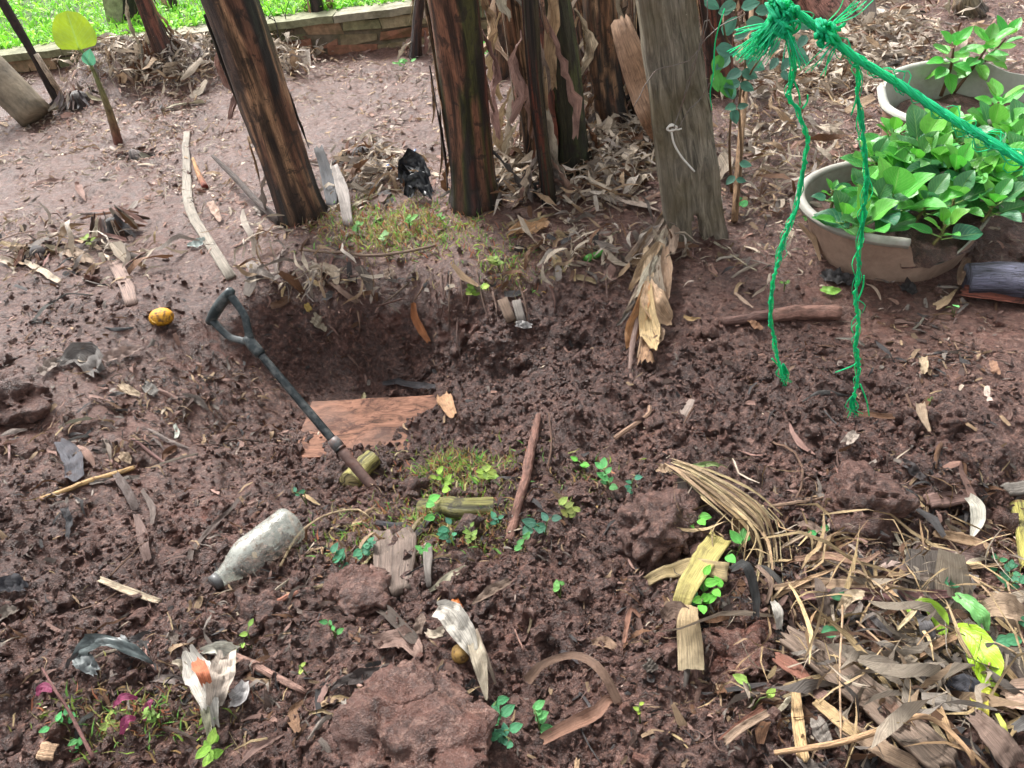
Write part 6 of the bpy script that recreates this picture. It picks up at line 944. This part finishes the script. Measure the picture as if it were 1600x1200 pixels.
def litter_label(px, py, cn, stalk, L_, w_):
    sz = ('long' if L_ > 34 else 'short' if L_ < 16 else 'middling') if stalk else ('broad' if w_ > 12 else 'small' if w_ < 6 else 'narrow' if L_ > 25 else 'middle sized'); kd = 'dry stalk strip' if stalk else rnd.choice(['curled dry leaf', 'torn dry leaf', 'dry leaf piece'])
    for qx, qy, nm in sorted(LM, key=lambda t: (t[0]-px)**2+(t[1]-py)**2)[:4]:
        dx, dy = px-qx, py-qy; far_ = math.hypot(dx, dy) > 45; ps = ('left of' if dx < 0 else 'right of') if abs(dx) > abs(dy)*1.6 else ('behind' if dy < 0 else 'in front of') if abs(dy) > abs(dx)*1.6 else ('behind and left of' if dx < 0 and dy < 0 else 'behind and right of' if dy < 0 else 'in front and left of' if dx < 0 else 'in front and right of')
        s = '%s %s %s %s%s %s' % (sz, cn, kd, '' if far_ else 'just ', ps, nm)
        if s not in USED and len(s.split()) <= 16: USED.add(s); return s
    return s
r_ = random.Random(99)
for zn, (cx, cy), (hx, hy), num, wr, lr, cols in ZONES:
    for k in range(int(num*.42)):
        px, py = cx+r_.gauss(0, .55)*hx, cy+r_.gauss(0, .55)*hy; L_ = r_.uniform(*lr)*.6; c0 = r_.choice(cols); kind = r_.random(); an = r_.uniform(0, math.pi)
        p = G(px, py); s_ = mpp(p)
        if py < 40 and px < 700: continue
        dv_ = np.array([math.cos(an), math.sin(an), 0]); nr = 5; pts = []
        hgt = r_.uniform(.005, .035) if 'litter' in zn else r_.uniform(.003, .014); cv = r_.uniform(-.3, .3)
        for i in range(nr):
            u_ = i/(nr-1)-.5; q_ = p+dv_*u_*2*L_*s_*1.15+np.array([-dv_[1], dv_[0], 0])*cv*L_*s_*(1-4*u_*u_); q_[2] = gz(q_[0], q_[1])+hgt*(1-2.5*u_*u_)+.003; pts.append(q_)
        P_ = smooth(pts, 9); w_ = r_.uniform(*wr)*s_; stalk = kind < .3; sh = [.25, 1, .9, .3] if kind > .6 else [.7, 1, 1, .8]
        N_ = unit(toCam(p, .45)+np.array([r_.gauss(0, .35), r_.gauss(0, .35), 0])); mb = MB()
        if stalk: ribbon(mb, P_, np.array([.8, 1, .9])*w_*.38, N_, nx=2, cup=.5, ruff=.03, seed=r_.randrange(99999), col=jit(c0, .25, r_), torn=.5, thick=.0025)
        else: ribbon(mb, P_, np.array(sh)*w_, N_, nx=4, cup=r_.uniform(-.35, .45), ruff=.09, seed=r_.randrange(99999), col=jit(c0, .25, r_), torn=.7, twist=r_.uniform(-1.1, 1.1), edge=.14)
        cn = CN[c0]; lab = litter_label(px, py, cn, stalk, L_, w_/s_)
        mb.build('dry_stalk' if stalk else 'dry_leaf', M_STRAW if stalk else M_DRY, label=lab, cat='stalk' if stalk else LF, group=('dry stalk strips ' if stalk else 'loose dry leaf pieces ')+zn)
print('litter', time.time()-T0)

# ------------------------------------------------------------ uncountable stuff: crumbs, leaf bits, roots, grass
rng = np.random.RandomState(4)
e1 = np.zeros(nR*nC); A_ = PD.reshape(nR, nC, 3); ar = np.zeros((nR, nC)); ar[:-1, :-1] = np.linalg.norm(np.cross(A_[1:, :-1]-A_[:-1, :-1], A_[:-1, 1:]-A_[:-1, :-1]), axis=2); ar = ar.ravel()
gdist = np.linalg.norm(PD-CAMP, axis=1)
inv_ = (PX > -160) & (PX < 1760) & (PY > -60) & (PY < 1330)
DU = np.gradient(A_, axis=1); DV = np.gradient(A_, axis=0); NN = np.cross(DU, DV); NN /= np.linalg.norm(NN, axis=2)[..., None]+1e-12; NN = (NN*np.sign(NN[..., 2:3]+1e-9)).reshape(-1, 3)
clus = np.clip(fbm(PD*[4, 4, 0]+7, 71, 3)*4-1.35, .12, 1.6)
def pick(n, w, cl=False):
    if cl: w = w*clus
    w = w*ar*inv_; c = np.cumsum(w); i = np.searchsorted(c, rng.uniform(0, c[-1], n)); i = np.clip(i, 0, len(w)-1); return i
def scatter(name, tmpl, idx_, size, col, mat_, lift=0, lay=.0, tilt=.5, smooth_=True, kind='stuff', label=None, cat=None, squash=None, spread=.004, upright=False):
    n = len(idx_); pos = PD[idx_]+rng.normal(0, spread, (n, 3))*[1, 1, 0]; Nn_ = NN[idx_]+rng.normal(0, tilt, (n, 3))
    if upright: Nn_ = rng.normal(0, tilt, (n, 3))+[0, 0, 1]
    Nn_ /= np.linalg.norm(Nn_, axis=1)[:, None]; pos = pos+NN[idx_]*(lift if np.ndim(lift) == 0 else lift[:, None]); a = rng.normal(0, 1, (n, 3)); a -= Nn_*(a*Nn_).sum(1)[:, None]; a /= np.linalg.norm(a, axis=1)[:, None]; b = np.cross(Nn_, a); R_ = np.stack([a, b, Nn_], 2)
    which = rng.randint(len(tmpl), size=n); Vs, Fs, Cs = [], [], []; off = 0
    for k, (tv, tf) in enumerate(tmpl):
        m_ = np.where(which == k)[0]
        if len(m_) == 0: continue
        tv = np.array(tv); tf = np.array(tf); V = np.einsum('nij,vj->nvi', R_[m_], tv)*size[m_][:, None, None]+pos[m_][:, None]; Vs.append(V.reshape(-1, 3)); Fs.append((tf[None]+(np.arange(len(m_))*len(tv))[:, None, None]+off).reshape(-1, tf.shape[1])); Cs.append(np.repeat(col[m_], len(tv), 0)); off += V.shape[0]*V.shape[1]
    o = fast_mesh(name, np.concatenate(Vs), np.concatenate(Fs), mat_, 'tint', np.concatenate(Cs), kind)
    if name == 'soil_crumbs': o.data.polygons.foreach_set('use_smooth', np.zeros(len(o.data.polygons), bool))
    tag(o, label, cat); uvl = o.data.uv_layers.new(name='UVMap'); vi = np.zeros(len(o.data.loops), np.int32); o.data.loops.foreach_get('vertex_index', vi); uvl.data.foreach_set('uv', np.stack([(vi % 3)/2+(vi//9 % 50)*.37, (vi//3 % 3)*.15], 1).astype(np.float32).ravel()); return o
# soil crumbs: uneven lumps of two sizes
def lumps(base, n, amp):
    out = []
    for k in range(n):
        V = np.array(base[0]); s_ = rng.uniform(.6, 1.15, 3); out.append((V*s_*(1+amp*(vnoise(V*2.3+k*5, k)-.5)[:, None]*2), np.array(base[1])))
    return out
LM1, LM2 = lumps(ICO1, 14, .8), lumps(ICO2, 16, .95)
wl = (.05+lo2)*(gdist < 4.5)*(1-.8*np.clip(blob(590, 665, 120, 50), 0, 1))
i1 = pick(18500, wl*gdist**-1.4); s1 = np.clip(rng.lognormal(-5.35, .42, len(i1)), .0022, .013)
c1 = np.clip(Z[i1]*.8+rng.normal(0, .22, (len(i1), 3))+[0, .02, .05], 0, 1); scatter('soil_crumbs', LM1, i1, s1, c1, M_CRUMB, lift=s1*.25, tilt=.6, label='fine crumbs of loose reddish brown soil over the dug ground', cat='soil')
i2 = pick(1800, wl*gdist**-1.0); s2 = np.clip(rng.lognormal(-4.55, .38, len(i2)), .006, .026)
c2 = np.clip(Z[i2]*.8+rng.normal(0, .25, (len(i2), 3))+[0, .02, .08], 0, 1); scatter('soil_lumps', LM2, i2, s2, c2, M_CRUMB, lift=s2*.2, tilt=.6, label='small lumps of dug soil lying around the pit', cat='soil')
# little flakes of leaf: curled 2 x 4 quads
def flakes(n, asp):
    out = []
    for k in range(n):
        L_ = 1.0; w_ = asp*rng.uniform(.6, 1.4); cu = rng.uniform(-.25, .35); cv = rng.uniform(-.4, .5); V = []
        for i in range(3):
            u_ = i/2-.5; ww = w_*(1-1.1*abs(u_)**1.5)*rng.uniform(.75, 1.2)
            for j in range(3):
                q_ = j/2-.5; V.append((u_*L_, q_*ww+.1*math.sin(u_*3+k), cv*(.25-u_*u_)+cu*w_*4*q_*q_*.5+rng.uniform(-.03, .03)))
        out.append((V, [(i*3+j, i*3+j+1, (i+1)*3+j+1, (i+1)*3+j) for i in range(2) for j in range(2)]))
    return out
FL = flakes(12, .36); ST = flakes(8, .10)
def curls(n, asp, m_=7):
    out = []
    for k in range(n):
        ph = rng.uniform(0, 6.28, 4); am = rng.uniform(.03, .16, 3); tw = rng.uniform(-2.4, 2.4); V = []; w_ = asp*rng.uniform(.6, 1.4)
        for i in range(m_):
            u_ = i/(m_-1)-.5; y = am[0]*math.sin(u_*5+ph[0]); z = .04+am[1]*(1-4*u_*u_)*rng.uniform(.8, 1.2)+am[2]*.5*math.sin(u_*8+ph[1]); th = tw*u_*2+ph[2]*.25; ww = w_*(1-.8*abs(2*u_)**3)*rng.uniform(.7, 1.15)
            for q_ in (-.5, .5): V.append((u_, y+math.cos(th)*ww*q_, z+math.sin(th)*ww*q_))
        out.append((V, [(2*i, 2*i+1, 2*i+3, 2*i+2) for i in range(m_-1)]))
    return out
CW, CS = curls(14, .12), curls(12, .045)
pal1 = np.array([PINK, PALE, GREY, TAN, (.30, .17, .13), (.42, .33, .28), (.22, .13, .10)])
wf = (far*1.0+.12*compact+.03)*(PY < 1200)*(gdist < 8)*(1-.85*blob(600, 560, 220, 90))
i3 = pick(23500, wf*gdist**-.7, True); n3 = len(i3); scatter('leaf_bits', FL+ST[:3], i3, np.clip(rng.lognormal(-3.95, .55, n3), .006, .08), pal1[rng.randint(len(pal1), size=n3)]*rng.uniform(.9, 1.9, (n3, 1)), M_DRY, lift=.005, tilt=.35, label='small pinkish brown bits of dead leaf strewn over the trodden ground', cat='leaf litter')
pal2 = np.array([DG, BR, DB, PINK, GREY, TAN, (.12, .08, .07)])
wg = (.25+blob(180, 650, 220, 130)*1.4+blob(300, 1050, 350, 120)*.6+blob(620, 850, 220, 60)*1.2+blob(1350, 1000, 300, 160)*2.5+blob(1450, 520, 200, 60))*(PY > 430)*(1-.8*blob(980, 650, 200, 90))*(1-.8*blob(600, 650, 150, 60))
i4 = pick(7500, wg*gdist**-1, True); n4 = len(i4); scatter('dark_leaf_bits', FL+CW[:8], i4, np.clip(rng.lognormal(-4.1, .5, n4), .006, .045), pal2[rng.randint(len(pal2), size=n4)]*rng.uniform(.6, 1.1, (n4, 1)), M_DRY, lift=.004, tilt=.4, label='wet dark bits of rotten leaf scattered over the soil', cat='leaf litter')
i5 = pick(8000, (wf+.5*wg)*gdist**-.8); n5 = len(i5); scatter('fine_straw', ST+CS, i5, np.clip(rng.lognormal(-3.7, .5, n5), .01, .09), np.array([PALE, STRAW, PINK, TAN, BR])[rng.randint(5, size=n5)]*rng.uniform(.5, 1.1, (n5, 1)), M_STRAW, lift=.005, tilt=.22, label='thin straws and fine twigs lying over the ground', cat='straw')
wu = (far*1.0+.15+1.2*blob(1240, 240, 110, 150)+.8*blob(1480, 60, 160, 60))*(PY < 470)*(gdist < 7.5)+.9*(wg > .5)*(PY > 560)*(1-.9*blob(1000, 650, 300, 100))
i9 = pick(13500, wu*gdist**-.9, True); n9 = len(i9); pz = np.array([PALE, PALE, PINK, TAN, GREY, (.55, .45, .38)]); pz2 = np.array([BR, DG, DB, PINK, TAN, GREY]); cz = np.where((PY[i9] < 470)[:, None], pz[rng.randint(6, size=n9)], pz2[rng.randint(6, size=n9)])
scatter('leaf_shreds', CW+CS, i9, np.clip(rng.lognormal(-3.15, .45, n9), .018, .11), cz*rng.uniform(.7, 1.3, (n9, 1)), M_DRY, lift=.003, tilt=.3, label='curled shreds of dry leaf scattered over the trodden ground and the slopes', cat='leaf litter')
# dense straw and leaf in the litter piles
wp_ = np.exp(-((PY-445)/18)**2)*(PX > 390)*(PX < 1000)*.6+blob(985, 225, 70, 80)+blob(260, 100, 100, 55)+blob(590, 280, 65, 40)+blob(1330, 90, 140, 70)+blob(1430, 1060, 230, 150)*1.4+blob(800, 290, 90, 45)*.8+blob(420, 90, 90, 30)+blob(90, 400, 120, 60)*.5+blob(900, 400, 110, 30)*.7+blob(1180, 380, 90, 50)*.4
i6 = pick(9500, (wp_**1.5)*gdist**-.5); n6 = len(i6); scatter('litter_bed', FL[:5]+CW[:8]+CS, i6, np.clip(rng.lognormal(-3.15, .4, n6), .02, .11), np.array([PALE, STRAW, PINK, TAN, GREY, BR, DG])[rng.randint(7, size=n6)]*rng.uniform(.5, 1.1, (n6, 1)), M_DRY, lift=rng.uniform(.003, .03, n6), tilt=.4, label='dense bed of broken dry banana leaf under the larger pieces', cat='leaf litter')
lipd = np.exp(-((PY-(448-(PX-400)*.02))/16)**2)*(PX > 390)*(PX < 1000)
wq = lipd*.62*np.clip(clus*1.1, 0, 1)+blob(1220, 250, 90, 120)*.45+blob(1250, 110, 80, 50)*.7+blob(130, 410, 110, 40)*.35+blob(960, 400, 110, 30)*.6+blob(450, 410, 90, 30)*.3+blob(975, 225, 62, 62)*1.6+blob(900, 310, 100, 30)*.7+blob(800, 270, 50, 40)+blob(240, 100, 100, 40)*1.3+blob(590, 285, 50, 30)+blob(1330, 80, 120, 60)+blob(1440, 1070, 180, 110)*.9+blob(430, 95, 60, 25)
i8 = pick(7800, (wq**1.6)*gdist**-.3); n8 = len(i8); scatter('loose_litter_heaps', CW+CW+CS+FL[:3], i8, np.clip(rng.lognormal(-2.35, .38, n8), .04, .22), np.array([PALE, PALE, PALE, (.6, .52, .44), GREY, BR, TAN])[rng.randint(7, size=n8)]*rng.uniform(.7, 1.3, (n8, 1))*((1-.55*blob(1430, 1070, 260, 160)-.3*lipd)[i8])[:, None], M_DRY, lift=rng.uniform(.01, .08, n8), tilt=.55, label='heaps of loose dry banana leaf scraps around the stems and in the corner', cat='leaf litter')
wr_ = blob(1400, 1050, 210, 140)+blob(1150, 830, 60, 60)*.5+blob(1330, 920, 150, 30)*.6+blob(1240, 180, 100, 140)*.35+blob(960, 230, 80, 80)*.4
i10 = pick(300, (wr_**1.5)*gdist**-.3); n10 = len(i10); CT_ = curls(10, .03)
scatter('shredded_straw', CT_, i10, np.clip(rng.lognormal(-1.95, .4, n10), .06, .30), np.array([STRAW, (.55, .40, .22), (.40, .28, .15), (.30, .19, .10), PALE])[rng.randint(5, size=n10)]*rng.uniform(.7, 1.2, (n10, 1)), M_STRAW, lift=rng.uniform(.01, .07, n10), tilt=.22, label='long shredded straw strands lying over the leaf litter', cat='straw')
# moss and fine grass on the bank, in the front and over the lawn
def blades(n):
    out = []
    for k in range(n):
        b_ = rng.uniform(.2, .9); w_ = rng.uniform(.04, .09); V = [(-w_, 0, 0), (w_, 0, 0), (w_*.9+b_*.25, 0, .5), (-w_*.9+b_*.25, 0, .5), (b_*.8+w_*.1, 0, 1-.25*b_), (b_*.8-w_*.1, .01, 1-.25*b_)]; out.append((V, [(0, 1, 2, 3), (3, 2, 4, 5)]))
    return out
BLD = blades(8)
wm = blob(620, 365, 115, 38)*1.2+blob(700, 850, 110, 40)*.9+blob(730, 760, 70, 25)*.9+blob(230, 1150, 120, 40)*.6+blob(540, 870, 60, 40)*.5+blob(940, 760, 60, 30)*.4+blob(800, 425, 60, 35)*.8+blob(730, 770, 110, 40)*.5+blob(720, 850, 70, 40)*.6+blob(220, 1150, 120, 50)*.5+blob(1080, 930, 50, 50)*.2
i7 = pick(8000, wm**1.5); n7 = len(i7); scatter('sparse_grass', BLD+[(v, f) for v, f in BLD[:2]], i7, rng.uniform(.012, .04, n7), np.array([(.22, .34, .06), (.3, .3, .1), (.34, .22, .1), (.3, .12, .07), (.15, .34, .08), (.42, .36, .2)])[rng.randint(6, size=n7)]*rng.uniform(.8, 1.7, (n7, 1)), M_GRASS, tilt=.6, upright=True, label='low mossy grass and rootlets on the bank and front soil', cat='grass')
# lawn grass
NL = 17000; s_ = rng.uniform(-2.6, Ls+1.5, NL); b_ = rng.uniform(0, 1, NL)**1.6*3.6+.2; pos = WA*[1, 1, 0]+wd*s_[:, None]+wn*b_[:, None]; pos[:, 2] = .24+.05*fbm(pos*[1.7, 1.7, 0]+[0, 0, .4], 3, 3)
GB_V = []; PDs, NNs = PD, NN; PD = pos; NN = np.tile([0, 0, 1.0], (NL, 1)); cg = np.array([(.22, .62, .04), (.34, .72, .06), (.16, .50, .04), (.40, .75, .10)])[rng.randint(4, size=NL)]*rng.uniform(.7, 1.25, (NL, 1))
LFB = [([(0, -.02, 0), (.25, -.16, .25), (.6, -.18, .35), (1, 0, .3), (.6, .18, .38), (.25, .16, .27)], [(0, 1, 4, 5), (1, 2, 3, 4)]), ([(0, -.02, 0), (.2, -.1, .4), (.5, -.13, .6), (.9, 0, .6), (.5, .13, .62), (.2, .1, .42)], [(0, 1, 4, 5), (1, 2, 3, 4)])]
scatter('lawn_grass', BLD[:4]+LFB+LFB, np.arange(NL), rng.uniform(.035, .085, NL), cg, M_GRASS, tilt=.35, label='bright green lawn of mixed grass and small broad leaves beyond the wall', cat='grass')
PD, NN = PDs, NNs
print('done', time.time()-T0, 'tris', sum(sum(len(p.vertices)-2 for p in m.polygons) if len(m.polygons) < 5000 else len(m.polygons)*(2 if m.polygons[0].loop_total == 4 else 1) for m in set(o.data for o in S.objects if o.type == 'MESH')))
